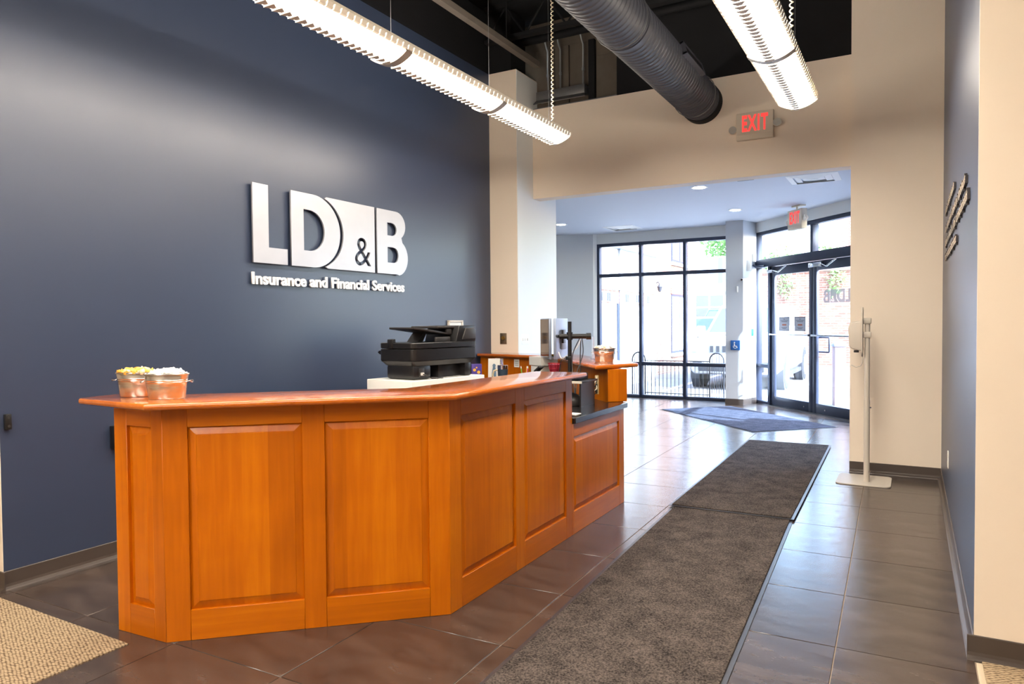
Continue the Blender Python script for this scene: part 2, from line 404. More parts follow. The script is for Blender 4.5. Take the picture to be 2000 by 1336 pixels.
wallbox('wall_pier_upper', (-0.5, 0.235, 7.31, 7.6, 4.36, 5.0), M_black, 'black band above the cream pier')
wallbox('wall_right', (0.235, 0.4, 3.502, 7.6, 0, 5.0), M_navy, 'navy wall on the right with raised lettering')
wallbox('wall_right_end', (0.2345, 4.4, 3.49, 3.502, 0, 5.0), M_cream, 'cream wall end at the right edge of the view')
wallbox('ceiling', (-8.3, 4.5, -5.3, 7.6, 4.95, 5.05), M_black, 'black open ceiling deck', 'ceiling')
# recess above the header, left
wallbox('wall_recess', (-4.45, -2.85, 7.56, 7.6, 3.91, 5.0), M_block, 'unpainted board in the recess above the header')
rec = thing('wall_boards', 'unpainted grey brown boards filling the recess above the header', 'boards', (-3.4, 7.5, 3.92))
for x0, x1, d in ((-3.9, -3.66, 0.0), (-3.645, -3.47, 0.012), (-3.46, -3.23, 0.0), (-3.12, -2.86, 0.02)):
    MB().box(x0, x1, 7.535-d, 7.559, 3.93, 4.62 if x1 < -3.2 else 4.42).build('board', M_block, rec, bevel=0.003)
MB().box(-3.215, -3.14, 7.5, 7.559, 3.93, 4.62).build('stud', M_black, rec, bevel=0.004)
setting(MB().box(-3.893, -2.85, 7.43, 7.56, 3.905, 3.925).build('trim_2', M_galv), 'steel ledge along the top of the header', 'trim')
gb = thing('junction_trough', 'galvanised steel trough above the cream header', 'metal box', (-3.5, 7.45, 3.95))
MB().box(-3.83, -3.22, 7.40, 7.53, 4.0, 4.10).build('trough_body', M_galv, gb, bevel=0.004)
MB().add([(-3.83, 7.40, 4.0), (-3.22, 7.40, 4.0), (-3.2, 7.36, 3.955), (-3.85, 7.36, 3.955), (-3.83, 7.41, 4.0), (-3.22, 7.41, 4.0), (-3.2, 7.37, 3.95), (-3.85, 7.37, 3.95)],
         [(0, 1, 2, 3), (7, 6, 5, 4), (0, 3, 7, 4), (1, 5, 6, 2), (0, 4, 5, 1), (3, 2, 6, 7)]).build('trough_lip', M_galv, gb)
for x in (-3.72, -3.4): MB().cyl((x, 7.402, 4.06), (x, 7.39, 4.06), 0.008, n=10).build('screw', M_galv, gb)
for k, x in enumerate((-3.688, -3.53, -3.245)):
    cd = thing('conduit', ('left', 'middle', 'right')[k]+'most of three thin steel conduits bending over the black pipe', 'conduit', (x, 7.43, 4.1))
    pts = [(x, 7.43, 4.1), (x, 7.43, 4.55)]+[(x, 7.43-0.09*math.sin(a), 4.55+0.13*(1-math.cos(a))*0.9+0.06*math.sin(a)) for a in (0.4, 0.8, 1.2, 1.57)]
    MB().tube(pts, 0.011).build('pipe', M_galv, cd, smooth=60)
    MB().cyl((x, 7.43, 4.26), (x, 7.43, 4.29), 0.017, n=12).build('coupling', M_galv, cd)
tag(MB().cyl((-3.95, 7.3, 4.66), (-1.2, 7.3, 4.66), 0.045, n=20).build('sprinkler_pipe', M_black, smooth=40), 'thick black pipe running above the header recess', 'pipe')
st = thing('ceiling_strut', 'grey slotted steel strut running along the black ceiling', 'strut', (-3.71, 2.0, 4.3))
MB().box(-3.745, -3.675, -4.5, 7.2, 4.3, 4.315).build('strut_web', M_block, st)
for x in (-3.745, -3.685): MB().box(x, x+0.01, -4.5, 7.2, 4.315, 4.36).build('strut_flange', M_block, st)
for y in (0.5, 2.5, 4.5, 6.5): MB().cyl((-3.71, y, 4.315), (-3.71, y, 4.95), 0.006, n=8).build('hanger_rod', M_black, st)
for k in range(7):
    y = -3.6+k*1.75
    j = thing('ceiling_joist', ('first', 'second', 'third', 'fourth', 'fifth', 'sixth', 'seventh')[k]+' black open web joist from the back of the lobby', 'joist', (-1.5, y, 4.6), group='black ceiling joists')
    MB().box(-4.2, 4.3, y-0.04, y+0.04, 4.90, 4.95).build('top_chord', M_black, j)
    MB().box(-4.2, 4.3, y-0.04, y+0.04, 4.55, 4.59).build('bottom_chord', M_black, j)
    w = MB()
    for q in range(17):
        x = -4.2+q*0.5; w.cyl((x, y, 4.57), (x+0.25, y, 4.92), 0.012, n=6); w.cyl((x+0.25, y, 4.92), (x+0.5, y, 4.57), 0.012, n=6)
    w.build('web_bars', M_black, j)

# baseboards with cove toe
def baseboard(name, p0, p1, nrm, label, h=0.10):
    p0 = Vector((*p0, 0)); p1 = Vector((*p1, 0)); n = Vector((*nrm, 0)); e = Vector((0, 0, 1))
    pr = [(0, 0.0), (0.026, 0.0), (0.022, 0.008), (0.009, 0.016), (0.006, 0.03), (0.006, h-0.003), (0.003, h), (0, h)]
    vs = [p0+n*a+e*b for a, b in pr]+[p1+n*a+e*b for a, b in pr]; k = len(pr)
    mb = MB().add(vs, [tuple(range(k)), tuple(range(k, 2*k))[::-1]]+[(i, k+i, k+(i+1) % k, (i+1) % k) for i in range(k)])
    return setting(mb.build(name, M_base), label, 'baseboard')
baseboard('baseboard_left', (-4.25, 1.934), (-4.25, 7.03), (1, 0), 'dark rubber baseboard along the navy wall')
baseboard('baseboard_left_return', (-8.2, 1.934), (-4.225, 1.934), (0, -1), 'dark baseboard on the left wall return')
baseboard('baseboard_pier', (-0.5, 7.29), (0.235, 7.29), (0, -1), 'dark baseboard at the foot of the cream pier')
baseboard('baseboard_right', (0.235, 7.29), (0.235, 3.49), (-1, 0), 'dark baseboard along the right navy wall')
baseboard('baseboard_right_end', (0.21, 3.49), (4.4, 3.49), (0, -1), 'dark baseboard on the cream wall end')
baseboard('baseboard_pilaster', (-3.893, 7.03), (-3.893, 8.03), (1, 0), 'dark baseboard at the pilaster')

# ------------------------------------------------------------------ entrance vestibule
ZC = 3.10
vx = [(-8.2, 7.595), (-0.3, 7.595), (-0.3, DOOR_END.y), (DOOR_END.x+0.12, DOOR_END.y+0.12), (-2.2, 12.95), (-8.2, 12.95)]
setting(MB().prism(vx, ZC, ZC+0.12).build('ceiling_vestibule', M_ceilw), 'white flat ceiling over the entrance area', 'ceiling')
wallbox('wall_vestibule_left', (-8.3, -8.2, 8.03, 12.9, 0, ZC), M_white, 'white wall at the far left of the entrance area')
wallbox('wall_vestibule_near', (-8.2, -4.45, 7.88, 8.03, 0, ZC), M_white, 'white wall behind the navy wall')
YR0, YR1 = 7.6, DOOR_END.y
wallbox('wall_vestibule_right', (-0.4, -0.3, YR0, YR1, 2.91, ZC), M_white, 'white strip above the side glazing by the pier')
w3 = thing('window_3', 'dark framed side glazing between the pier and the doors', 'window', (-0.35, 9.1, 0)); w3['kind'] = 'structure'
Y3 = [7.6, 8.58, 9.56, YR1-0.055]
for y in Y3: MB().box(-0.4, -0.3, y, y+0.055, 0, 2.91).build('frame_bar', M_frame, w3, bevel=0.004)
for i in range(3):
    for z0, z1 in ((0.0, 0.05), (0.60, 0.665), (2.27, 2.335), (2.85, 2.91)): MB().box(-0.395, -0.305, Y3[i]+0.055, Y3[i+1], z0, z1).build('frame_bar', M_frame, w3, bevel=0.004)
    for z0, z1 in ((0.045, 0.605), (0.66, 2.275), (2.33, 2.855)): MB().box(-0.354, -0.346, Y3[i]+0.05, Y3[i+1]+0.005, z0, z1).build('glass_pane', M_glass, w3)
a = math.radians(26.4); wl = Vector((-5.345, 12.655, 0)); we = wl-Vector((math.cos(a), math.sin(a), 0))*3.1
nn = Vector((math.sin(a), -math.cos(a), 0))
setting(MB().prism([(wl.x, wl.y), (we.x, we.y), (we.x-nn.x*.12, we.y-nn.y*.12), (wl.x-nn.x*.12, wl.y-nn.y*.12)], 0, ZC).build('wall_vestibule_angled', M_greyw), 'grey white angled wall left of the tall windows', 'wall')
setting(MB().prism([(wl.x, wl.y), (-5.285, 12.70), (-5.285, 12.9), (wl.x-0.05, 12.9)], 0, ZC).build('trim_3', M_white), 'narrow white jamb beside the tall windows', 'trim')
wallbox('wall_window_head', (-5.285, -2.75, 12.70, 12.9, 2.91, ZC), M_white, 'white strip above the tall windows')
colp = [(-2.75, 12.24), (-2.462, 12.235), (-2.315, 12.80), (-2.35, 12.92), (-2.75, 12.92)]
setting(MB().prism(colp, 0, ZC).build('wall_column', M_greyw), 'white column between the windows and the doors', 'column')
cb = [(-2.756, 12.234), (-2.458, 12.229), (-2.309, 12.80), (-2.36, 12.8), (-2.5, 12.27), (-2.756, 12.27)]
setting(MB().prism(cb, 0, 0.1).build('baseboard_column', M_base), 'grey baseboard around the white column', 'baseboard')

# windows (each piece a part)
w1 = thing('window_1', 'tall dark framed storefront window beside the white column', 'window', (-4.0, 12.75, 0)); w1['kind'] = 'structure'
fb = lambda *a: MB().box(*a).build('frame_bar', M_frame, w1, bevel=0.004)
X1 = [-5.285, -4.445, -3.612, -2.778]
for x in X1: fb(x, x+0.055, 12.70, 12.82, 0, 2.91)
ZR = [(0.0, 0.05), (0.60, 0.665), (2.27, 2.335), (2.85, 2.91)]
for z0, z1 in ZR:
    for i in range(3): fb(X1[i]+0.055, X1[i+1], 12.705, 12.815, z0, z1)
for i in range(3):
    for k in range(3): MB().box(X1[i]+0.05, X1[i+1]+0.004, 12.757, 12.765, ZR[k][1]-0.005, ZR[k+1][0]+0.005).build('glass_pane', M_glass, w1)

DM = Matrix.Translation(DOOR_A) @ Matrix.Rotation(DOOR_T, 4, 'Z')      # local x along the door wall, y outwards
w2 = thing('window_2', 'dark framed sidelight and transom around the entrance doors', 'window', DOOR_A, DOOR_T); w2['kind'] = 'structure'
def dbox(nm, m, par, *a, bevel=0.004): return MB().box(*a).build(nm, m, par, bevel=bevel, world=False)
S0, S1, S2, S3 = 0.0, 0.46, 1.565, 2.67
for s0, s1, z0, z1 in ((S0, 0.06, 0, 2.93), (S1-0.06, S1, 0, 2.45), (S3, S3+0.06, 0, 2.93), (S2-0.03, S2+0.03, 2.45, 2.87)):
    dbox('frame_bar', M_frame, w2, s0, s1, -0.05, 0.06, z0, z1)
for s0, s1, z0, z1 in ((0.06, S3, 2.87, 2.93), (0.06, S1-0.06, 0.62, 0.68), (0.06, S1-0.06, 0.0, 0.05)):
    dbox('frame_bar', M_frame, w2, s0, s1, -0.045, 0.055, z0, z1)
dbox('header_box', M_frame, w2, 0.06, S3, -0.09, 0.06, 2.32, 2.45)
for s0, s1, z0, z1 in ((0.055, S1-0.055, 0.045, 0.625), (0.055, S1-0.055, 0.675, 2.325), (0.055, S2-0.025, 2.445, 2.875), (S2+0.025, S3+0.005, 2.445, 2.875)):
    dbox('glass_pane', M_glass, w2, s0, s1, 0.0, 0.008, z0, z1, bevel=0)
hw = thing('wall_door_head', 'white strip above the entrance transom', 'wall', DOOR_A, DOOR_T); hw['kind'] = 'structure'
MB().box(-0.02, 2.92, -0.06, 0.08, 2.93, ZC).build('head_strip', M_white, hw, world=False)
MB().box(S3+0.06, 2.92, -0.06, 0.08, 0, 2.93).build('side_strip', M_white, hw, world=False)
setting(MB().box(0.3, S3+0.1, -0.10, 0.07, -0.003, 0.008).build('trim_4', M_galv, M=DM), 'aluminium threshold under the entrance doors', 'trim')

M_notice = mat('grey_notice', lin(176, 178, 186), 0.7); M_noticed = mat('notice_print', lin(70, 74, 90), 0.8); M_noticer = mat('notice_red_print', lin(176, 110, 90), 0.8)
M_decal = vinyl_mat('grey_decal', lin(168, 172, 178), 0.55)
for k, (a0, a1) in enumerate(((S1+0.005, S2-0.004), (S2+0.004, S3-0.005))):
    d = thing('door_%d' % (k+1), ('left', 'right')[k]+' leaf of the dark framed glass entrance doors', 'door', DOOR_A, DOOR_T); d['kind'] = 'structure'
    st0 = 0.085
    dbox('stile', M_frame, d, a0, a0+st0, -0.025, 0.025, 0.012, 2.31); dbox('stile', M_frame, d, a1-st0, a1, -0.025, 0.025, 0.012, 2.31)
    dbox('top_rail', M_frame, d, a0+st0, a1-st0, -0.024, 0.024, 2.17, 2.31); dbox('bottom_rail', M_frame, d, a0+st0, a1-st0, -0.024, 0.024, 0.012, 0.16)
    dbox('glass_pane', M_glass, d, a0+st0-0.005, a1-st0+0.005, -0.004, 0.004, 0.155, 2.175, bevel=0)
    pb = MB().cyl((a0+0.04, -0.075, 1.19), (a1-0.04, -0.075, 1.19), 0.014, n=14).build('push_bar', M_chrome, d, smooth=40, world=False)
    for s in (a0+0.045, a1-0.045): MB().cyl((s, -0.024, 1.19), (s, -0.085, 1.19), 0.018, n=12).build('bar_mount', M_chrome, pb, smooth=40, world=False)
    s = a0+0.07 if k else a1-0.07
    hp = [(s, 0.025, 1.17), (s, 0.07, 1.17), (s, 0.08, 1.16), (s, 0.08, 0.95), (s, 0.07, 0.94), (s, 0.025, 0.94)]
    if k: hp = [(a0+0.05, 0.04, 1.16), (a0+0.25, 0.07, 1.16), (a0+0.26, 0.07, 1.15), (a0+0.26, 0.07, 0.95), (a0+0.25, 0.07, 0.94), (a0+0.05, 0.04, 0.94)]
    MB().tube(hp, 0.012).build('pull_handle', M_frame, d, smooth=60, world=False)
    MB().cyl((a1-0.2 if k == 0 else a0+0.3, -0.026, 0.08), (a1-0.2 if k == 0 else a0+0.3, -0.03, 0.08), 0.012, n=12).build('lock', M_chrome, d, world=False)
# papers taped to the left leaf
for k, s0 in enumerate((0.665, 1.085)):
    pn = thing('notice', ('left', 'right')[k]+' paper notice with a dark zigzag border taped to the door glass', 'notice', DOOR_A, DOOR_T, group='notices on the entrance door')
    dbox('sheet', M_notice, pn, s0, s0+0.285, -0.0065, -0.0045, 1.25, 1.475, bevel=0)
    br = MB()
    for q in range(15):
        for z in (1.253, 1.462): br.box(s0+0.003+q*0.019, s0+0.014+q*0.019, -0.0075, -0.0064, z, z+0.011)
    for q in range(11):
        for x in (s0+0.003, s0+0.272): br.box(x, x+0.011, -0.0075, -0.0064, 1.262+q*0.019, 1.273+q*0.019)
    br.build('border', M_noticed, pn, world=False)
    for z, w in ((1.435, 0.04), (1.415, 0.2), (1.395, 0.16), (1.30, 0.15), (1.285, 0.1)): MB().box(s0+0.142-w/2, s0+0.142+w/2, -0.0072, -0.0064, z, z+0.007).build('print_line', M_noticed, pn, world=False)
    MB().box(s0+0.085, s0+0.2, -0.0072, -0.0064, 1.335, 1.362).build('print_heading', M_noticer, pn, world=False)
# door closers
for k, (s0, arm) in enumerate(((S1+0.1, 0.32), (S2-0.03, 0.55))):
    dc = thing('door_closer', ('left', 'right')[k]+' silver door closer with folded arm under the door header', 'door closer', DOOR_A, DOOR_T, group='door closers')
    if k: MB().box(s0, s0+0.3, -0.085, -0.03, 2.215, 2.285).build('closer_body', M_chrome, dc, bevel=0.008, world=False)
    MB().tube([(s0+(0.3 if k else 0.0), -0.06, 2.25), (s0+arm, -0.17, 2.2), (s0+arm+0.12, -0.1, 2.3)], 0.012).build('closer_arm', M_chrome, dc, smooth=60, world=False)
    if not k: MB().box(s0-0.14, s0+0.02, -0.09, -0.03, 2.21, 2.26).build('closer_body', M_chrome, dc, bevel=0.006, world=False)
# sensors at the column
sn = thing('door_sensor', 'small white sensor with a short arm beside the door header', 'sensor', (-2.33, 12.6, 2.4))
MB().box(-2.375, -2.32, 12.55, 12.62, 2.42, 2.56).build('sensor_body', M_plastic_w, sn, bevel=0.008)
MB().tube([(-2.36, 12.58, 2.36), (-2.30, 12.52, 2.33), (-2.15, 12.4, 2.33)], 0.018).build('sensor_arm', M_frame, sn, smooth=60)
MB().box(-2.43, -2.36, 12.36, 12.42, 2.26, 2.44).build('sensor_plate', M_plastic_w, sn, bevel=0.006)
cm = thing('wall_camera', 'small white bullet camera on the white column', 'camera', (-2.42, 12.3, 2.15))
MB().cyl((-2.42, 12.42, 2.13), (-2.46, 12.12, 2.1), 0.022, n=14).build('camera_body', M_plastic_w, cm, smooth=40)
MB().cyl((-2.46, 12.12, 2.1), (-2.461, 12.112, 2.099), 0.017, n=14).build('lens', M_plastic_b, cm)
tag(MB().box(-2.57, -2.545, 12.22, 12.24, 1.9, 2.0).build('wall_sensor', M_plastic_w, bevel=0.004), 'small white sensor high on the column front', 'sensor')
M_blue = mat('sign_blue', lin(28, 92, 160), 0.5)
bs = thing('access_button', 'square blue accessible entrance sign plate on the column', 'sign', (-2.59, 12.22, 1.0))
MB().box(-2.66, -2.51, 12.205, 12.24, 0.93, 1.09).build('plate', M_blue, bs, bevel=0.004)
wp = MB(); wp.cyl((-2.595, 12.204, 1.055), (-2.595, 12.2, 1.055), 0.011, n=12)
FM = frame_M((-2.585, 12.203, 1.0), (1, 0, 0), (0, 0, 1))
wp.prism([(-0.02, 0.04), (-0.006, 0.04), (0.0, 0.0), (0.028, 0.0), (0.04, -0.035), (0.03, -0.04), (0.02, -0.012), (-0.015, -0.012)], -0.001, 0.001, FM)
ring = [(0.03*math.cos(t), -0.012+0.03*math.sin(t)) for t in [math.radians(150+i*20) for i in range(10)]]
for p, q in zip(ring, ring[1:]): wp.cyl(FM @ Vector((*p, 0)), FM @ Vector((*q, 0)), 0.004, n=6)
wp.build('wheelchair_symbol', M_plastic_w, bs)
tag(MB().box(-0.03, 0.03, -0.012, 0.0, -0.06, 0.06).build('green_plate', mat('sign_green', lin(40, 170, 140), 0.5), bevel=0.003, M=frame_M((-2.372, 12.56, 1.22), (0.25, 0.968, 0), (0, 0, 1)) @ Matrix.Rotation(-PI/2, 4, 'X')), 'small green sticker plate on the column side', 'sticker')

# vestibule ceiling items
for k, (x, y, nm) in enumerate(((-5.261, 11.065, 'over the angled wall'), (-2.335, 8.953, 'just behind the header'), (-2.34, 11.053, 'in front of the white column'))):
    dl = thing('downlight', 'round recessed ceiling light '+nm, 'downlight', (x, y, ZC), group='recessed lights of the entrance')
    MB().lathe([(0.075, -0.002), (0.1, -0.006), (0.105, -0.001), (0.105, 0.0)], 28).build('trim_ring', M_plastic_w, dl, smooth=40, world=False)
    MB().lathe([(0.0005, -0.007), (0.074, -0.007), (0.074, -0.002)], 28).build('lens', M_downlight, dl, world=False)
for k, (x, y, nm) in enumerate(((-4.52, 12.05, 'near the tall windows'), (-1.02, 9.1, 'near the pier'))):
    cv = thing('ceiling_vent', 'square white ceiling air diffuser '+nm, 'air vent', (x, y, ZC), group='ceiling diffusers')
    for q, (r0, dz) in enumerate(((0.28, 0.0), (0.2, 0.0), (0.12, 0.0))):
        mb = MB()
        for ang in range(4):
            M = Matrix.Rotation(ang*PI/2, 4, 'Z')
            mb.add([M @ Vector(v) for v in ((-r0, -r0, dz-0.004), (r0, -r0, dz-0.004), (r0-0.07, -r0+0.07, dz-0.018), (-r0+0.07, -r0+0.07, dz-0.018), (-r0, -r0, dz+0.002), (r0, -r0, dz+0.002), (r0-0.07, -r0+0.07, dz-0.014), (-r0+0.07, -r0+0.07, dz-0.014))],
                   [(0, 1, 2, 3), (7, 6, 5, 4), (0, 4, 5, 1), (3, 2, 6, 7), (0, 3, 7, 4), (1, 5, 6, 2)])
        mb.build('louvre_ring', M_plastic_w, cv, world=False)
    MB().box(-0.05, 0.05, -0.05, 0.05, -0.02, -0.012).build('centre_plate', M_plastic_w, cv, world=False)
tag(MB().box(-1.83, -1.64, 8.69, 8.77, ZC-0.012, ZC).build('ceiling_plate', M_plastic_g, bevel=0.003), 'small dark rectangular plate on the entrance ceiling', 'vent')
# ------------------------------------------------------------------ pendant lights
def pendant(label, cx, joints, y0, y1, cords):
    Z = 3.10; W = 0.145
    t = thing('pendant_light', label, 'ceiling lamp', (cx, (y0+y1)/2, Z), group='long linear pendant lights')
    prof = lambda x: 0.052*(abs(x)/W)**2.0         # the convex underside
    xs = [(W-0.012)*i/8 for i in range(9)]
    # housing
    hp = [(-W, 0.075), (-W, 0.10), (-0.05, 0.14), (0.05, 0.14), (W, 0.10), (W, 0.075), (W-0.006, 0.075), (W-0.006, 0.095), (0.05, 0.132), (-0.05, 0.132), (-W+0.006, 0.095), (-W+0.006, 0.075)]
    n = len(hp); vs = [(cx+x, y0, Z+z) for x, z in hp]+[(cx+x, y1, Z+z) for x, z in hp]
    MB().add(vs, [(i, (i+1) % n, n+(i+1) % n, n+i) for i in range(n)]).build('housing', M_housing, t)
    MB().box(cx-0.045, cx+0.045, y0+0.02, y1-0.02, Z+0.1405, Z+0.143).build('added_uplight', M_added_uplight, t)  # glowing strip added on top to brighten the header and pier
    ends = [y0]+joints+[y1]
    lens = {}
    for k in range(len(ends)-1):
        a, b = ends[k]+0.012, ends[k+1]-0.012
        for sgn in (-1, 1):
            mb = MB(); m = len(xs)
            vs = [(cx+sgn*x, y, Z+prof(x)+dz) for dz in (0, 0.004) for y in (a, b) for x in xs]
            fs = [(i, i+1, m+i+1, m+i) for i in range(m-1)]+[(2*m+i+1, 2*m+i, 3*m+i, 3*m+i+1) for i in range(m-1)]
            if sgn > 0: fs = [f[::-1] for f in fs]
            lens[(k, sgn)] = mb.add(vs, fs).build('lens', M_lens, t, smooth=60)
    # centre baffles and scalloped side louvres, one blade each
    blade = MB().prism([(-0.040, -0.018), (0.040, -0.018), (0.012, 0.024), (-0.012, 0.024)], -0.020, -0.003).mesh('baffle'); blade.materials.append(M_housing)
    tooth = {}
    for sgn in (-1, 1):
        tooth[sgn] = MB().add([(sgn*(W-0.012), -0.0245, 0.045), (sgn*(W-0.012), 0.0245, 0.045), (sgn*(W+0.004), 0.0245, 0.05), (sgn*(W+0.004), -0.0245, 0.05), (sgn*(W-0.004), -0.02, 0.078), (sgn*(W-0.004), 0.02, 0.078), (sgn*(W+0.012), 0.02, 0.078), (sgn*(W+0.012), -0.02, 0.078)],
                              [(0, 3, 2, 1), (4, 5, 6, 7), (0, 1, 5, 4), (2, 3, 7, 6), (1, 2, 6, 5), (0, 4, 7, 3)]).mesh('side_louvre'); tooth[sgn].materials.append(M_housing)
    y = y1-0.045
    first = max(y0, 0.2)
    while y > first:
        if min(abs(y-j) for j in ends) > 0.03: link('baffle', blade, None, t, Matrix.Translation((cx, y, Z)))
        for sgn in (-1, 1): link('side_louvre', tooth[sgn], None, t, Matrix.Translation((cx, y, Z)))
        y -= 0.055
    if y0 < 0.2:
        mb = MB()
        while y > y0+0.03:
            for sgn in (-1, 1): mb.box(cx+sgn*W-0.006, cx+sgn*W+0.006, y-0.022, y+0.022, Z+0.046, Z+0.078)
            y -= 0.055
        mb.build('side_louvres_beyond', M_housing, t)['kind'] = 'stuff'
    # joint bands and end caps following the underside
    for j in joints:
        mb = MB(); q = [-W+2*W*i/16 for i in range(17)]
        vs = [(cx+x, j+dy, Z+prof(x)-0.018+dz) for dz in (0, 0.016) for dy in (-0.032, 0.032) for x in q]; m = 17
        fs = [(i+1, i, m+i, m+i+1) for i in range(m-1)]+[(2*m+i, 2*m+i+1, 3*m+i+1, 3*m+i) for i in range(m-1)]+[(i, i+1, 2*m+i+1, 2*m+i) for i in range(m-1)]+[(m+i+1, m+i, 3*m+i, 3*m+i+1) for i in range(m-1)]
        b = mb.add(vs, fs).build('joint_band', M_band, t, smooth=40)
        MB().cyl((cx, j, Z-0.020), (cx, j, Z-0.016), 0.005, n=8).build('screw', M_chrome, b)
    for y in (y0, y1):
        q = [(-W+2*W*i/16) for i in range(17)]
        poly = [(x, prof(x)-0.006) for x in q]+[(W+0.01, 0.08), (W, 0.10), (0.05, 0.142), (-0.05, 0.142), (-W, 0.10), (-W-0.01, 0.08)]
        MB().prism(poly, -0.006, 0.006, frame_M((cx, y, Z), (1, 0, 0), (0, 0, 1))).build('end_cap', M_housing, t)
    for (x, y, ztop) in cords:
        pts = []; turns = int((ztop-Z-0.14)/0.038); N = turns*9
        for i in range(N+1):
            a_ = 2*PI*i/9; pts.append((x+0.011*math.cos(a_), y+0.011*math.sin(a_), Z+0.135+(ztop-Z-0.135)*i/N))
        MB().tube(pts, 0.0042, 5).build('coiled_cord', M_cord, t, smooth=60)
    for j in [y1-0.15]+joints: MB().cyl((cx, j, Z+0.14), (cx, j, 4.93), 0.0018, n=5).build('suspension_cable', M_galv, t)
    return t
JN = [4.84, 3.63, 2.42, 1.21, 0.0, -1.21, -2.42]
pendant('long lit linear pendant above the reception desk', -2.925, JN[::-1], -3.63, 6.05, [(-2.86, 5.85, 4.93)])
pendant('lit linear pendant near the pier on the right', -0.80, JN[::-1], -3.63, 6.05, [(-0.70, 5.0, 4.93)])

# ------------------------------------------------------------------ spiral duct
du = thing('spiral_duct', 'large black round spiral duct under the ceiling', 'duct', (-1.903, 2.0, 3.668))
dm = MB(); r0 = 0.197; rings = []; y = -4.0
nseg = 40; P = 0.062
while y < 7.42:
    for dy, r in ((0.0, r0), (0.045, r0), (0.050, r0+0.007), (0.057, r0+0.007)): rings.append((y+dy, r))
    y += P
vs = [(-1.903+r*math.cos(2*PI*i/nseg), yy+P*i/nseg*0.999, 3.668+r*math.sin(2*PI*i/nseg)) for yy, r in rings for i in range(nseg)]
fs = [(j*nseg+i, j*nseg+i+1, (j+1)*nseg+i+1, (j+1)*nseg+i) for j in range(len(rings)-1) for i in range(nseg-1)]
fs += [(j*nseg+nseg-1, (j+4)*nseg, (j+5)*nseg, (j+1)*nseg+nseg-1) for j in range(len(rings)-5)]
dm.add(vs, fs).build('duct_shell', M_duct, du, smooth=35)
MB().cyl((-1.903, 7.30, 3.668), (-1.903, 7.418, 3.668), 0.207, n=40, caps=True).build('end_collar', M_black, du, smooth=40)
MB().cyl((-1.903, 5.12, 3.668), (-1.903, 5.16, 3.668), 0.207, n=40).build('joint_collar', M_duct, du, smooth=40)
for y in (3.0, 5.05, 7.1):
    MB().tube([(-1.903+0.212*math.cos(a_), y, 3.668+0.212*math.sin(a_)) for a_ in [math.radians(-90+i*15) for i in range(25)]], 0.004, 6).build('hanger_strap', M_galv, du, smooth=60)
rg = thing('duct_register', 'black rectangular air register on the side of the round duct', 'air register', (-1.70, 6.3, 3.72))
RM = frame_M((-1.695, 6.3, 3.735), (0, 1, 0), (-0.33, 0, 0.94))
for a_ in ((-0.31, 0.31, -0.055, -0.04), (-0.31, 0.31, 0.04, 0.055), (-0.31, -0.295, -0.055, 0.055), (0.295, 0.31, -0.055, 0.055)):
    MB().box(a_[0], a_[1], a_[2], a_[3], -0.05, 0.015).build('register_frame', M_duct, rg, M=RM)
for k in range(5): MB().box(-0.295, 0.295, -0.034+k*0.017-0.001, -0.034+k*0.017+0.001, -0.02, 0.008).build('blade', M_black, rg, M=RM)
MB().box(-0.295, 0.295, -0.045, 0.045, -0.05, -0.045).build('register_back', M_black, rg, M=RM)

# ------------------------------------------------------------------ exit signs
M_lampl = mat('lamp_reflector', lin(206, 202, 194), 0.25, 0.4)
def exit_sign(label, M, w, h, d=0.05):
    t = thing('exit_sign', label, 'exit sign', M.translation, group='red exit signs')
    MB().box(-w/2, w/2, -h/2, h/2, -d, 0).build('sign_housing', M_signbox, t, bevel=0.006, M=M)
    MB().box(-w/2+0.006, w/2-0.006, -h/2+0.05, h/2-0.006, 0, 0.002).build('face_plate', M_signbox, t, M=M)
    sz = h*0.80
    of = 0.0075*h/0.27; tr = sz*0.10
    ww = text_width('EXIT', sz, of)+3*tr; sx = (w*0.70)/ww
    letters('EXIT', sz, of, 0.001, M @ Matrix.Translation((-w*0.35, -h*0.22+0.012, 0.003)), M_red, t, sx, track=tr)
    for s in (-1, 1):
        L = M @ Matrix.Translation((s*(w/2+0.035), -0.01+0.012*s, -d/2))
        hd = MB().lathe([(0.012, -0.03), (0.03, -0.02), (0.04, 0.01), (0.042, 0.022)], 20).build('lamp_head', M_signbox, t, smooth=40, M=L)
        MB().lathe([(0.0, 0.012), (0.02, 0.016), (0.038, 0.024), (0.038, 0.026), (0.001, 0.026)], 20).build('lamp_lens', M_lampl, hd, smooth=40, world=False)
        MB().tube([(0, 0, -0.02), (-s*0.02, 0.0, -0.022), (-s*0.05, 0, -0.02)], 0.007, 6).build('lamp_arm', M_signbox, hd, world=False)
    return t
exit_sign('red lettered exit sign with twin lamps on the cream header', frame_M((-1.373, 7.365, 3.362), (1, 0, 0), (0, 0, 1)), 0.355, 0.27)
ex2 = exit_sign('red lettered exit sign hanging above the glass entrance doors', frame_M((-1.50, 11.07, 2.83+0.06), DD, (0, 0, 1)), 0.34, 0.29, 0.09)
MB().box(-0.1, 0.1, -0.05, 0.05, 0, 0.02).build('canopy', M_signbox, ex2, M=Matrix.Translation((-1.45, 11.12, 3.08)) @ Matrix.Rotation(DOOR_T, 4, 'Z'))
MB().cyl((-1.47, 11.10, 3.03), (-1.47, 11.10, 3.085), 0.012, n=10).build('stem', M_signbox, ex2)

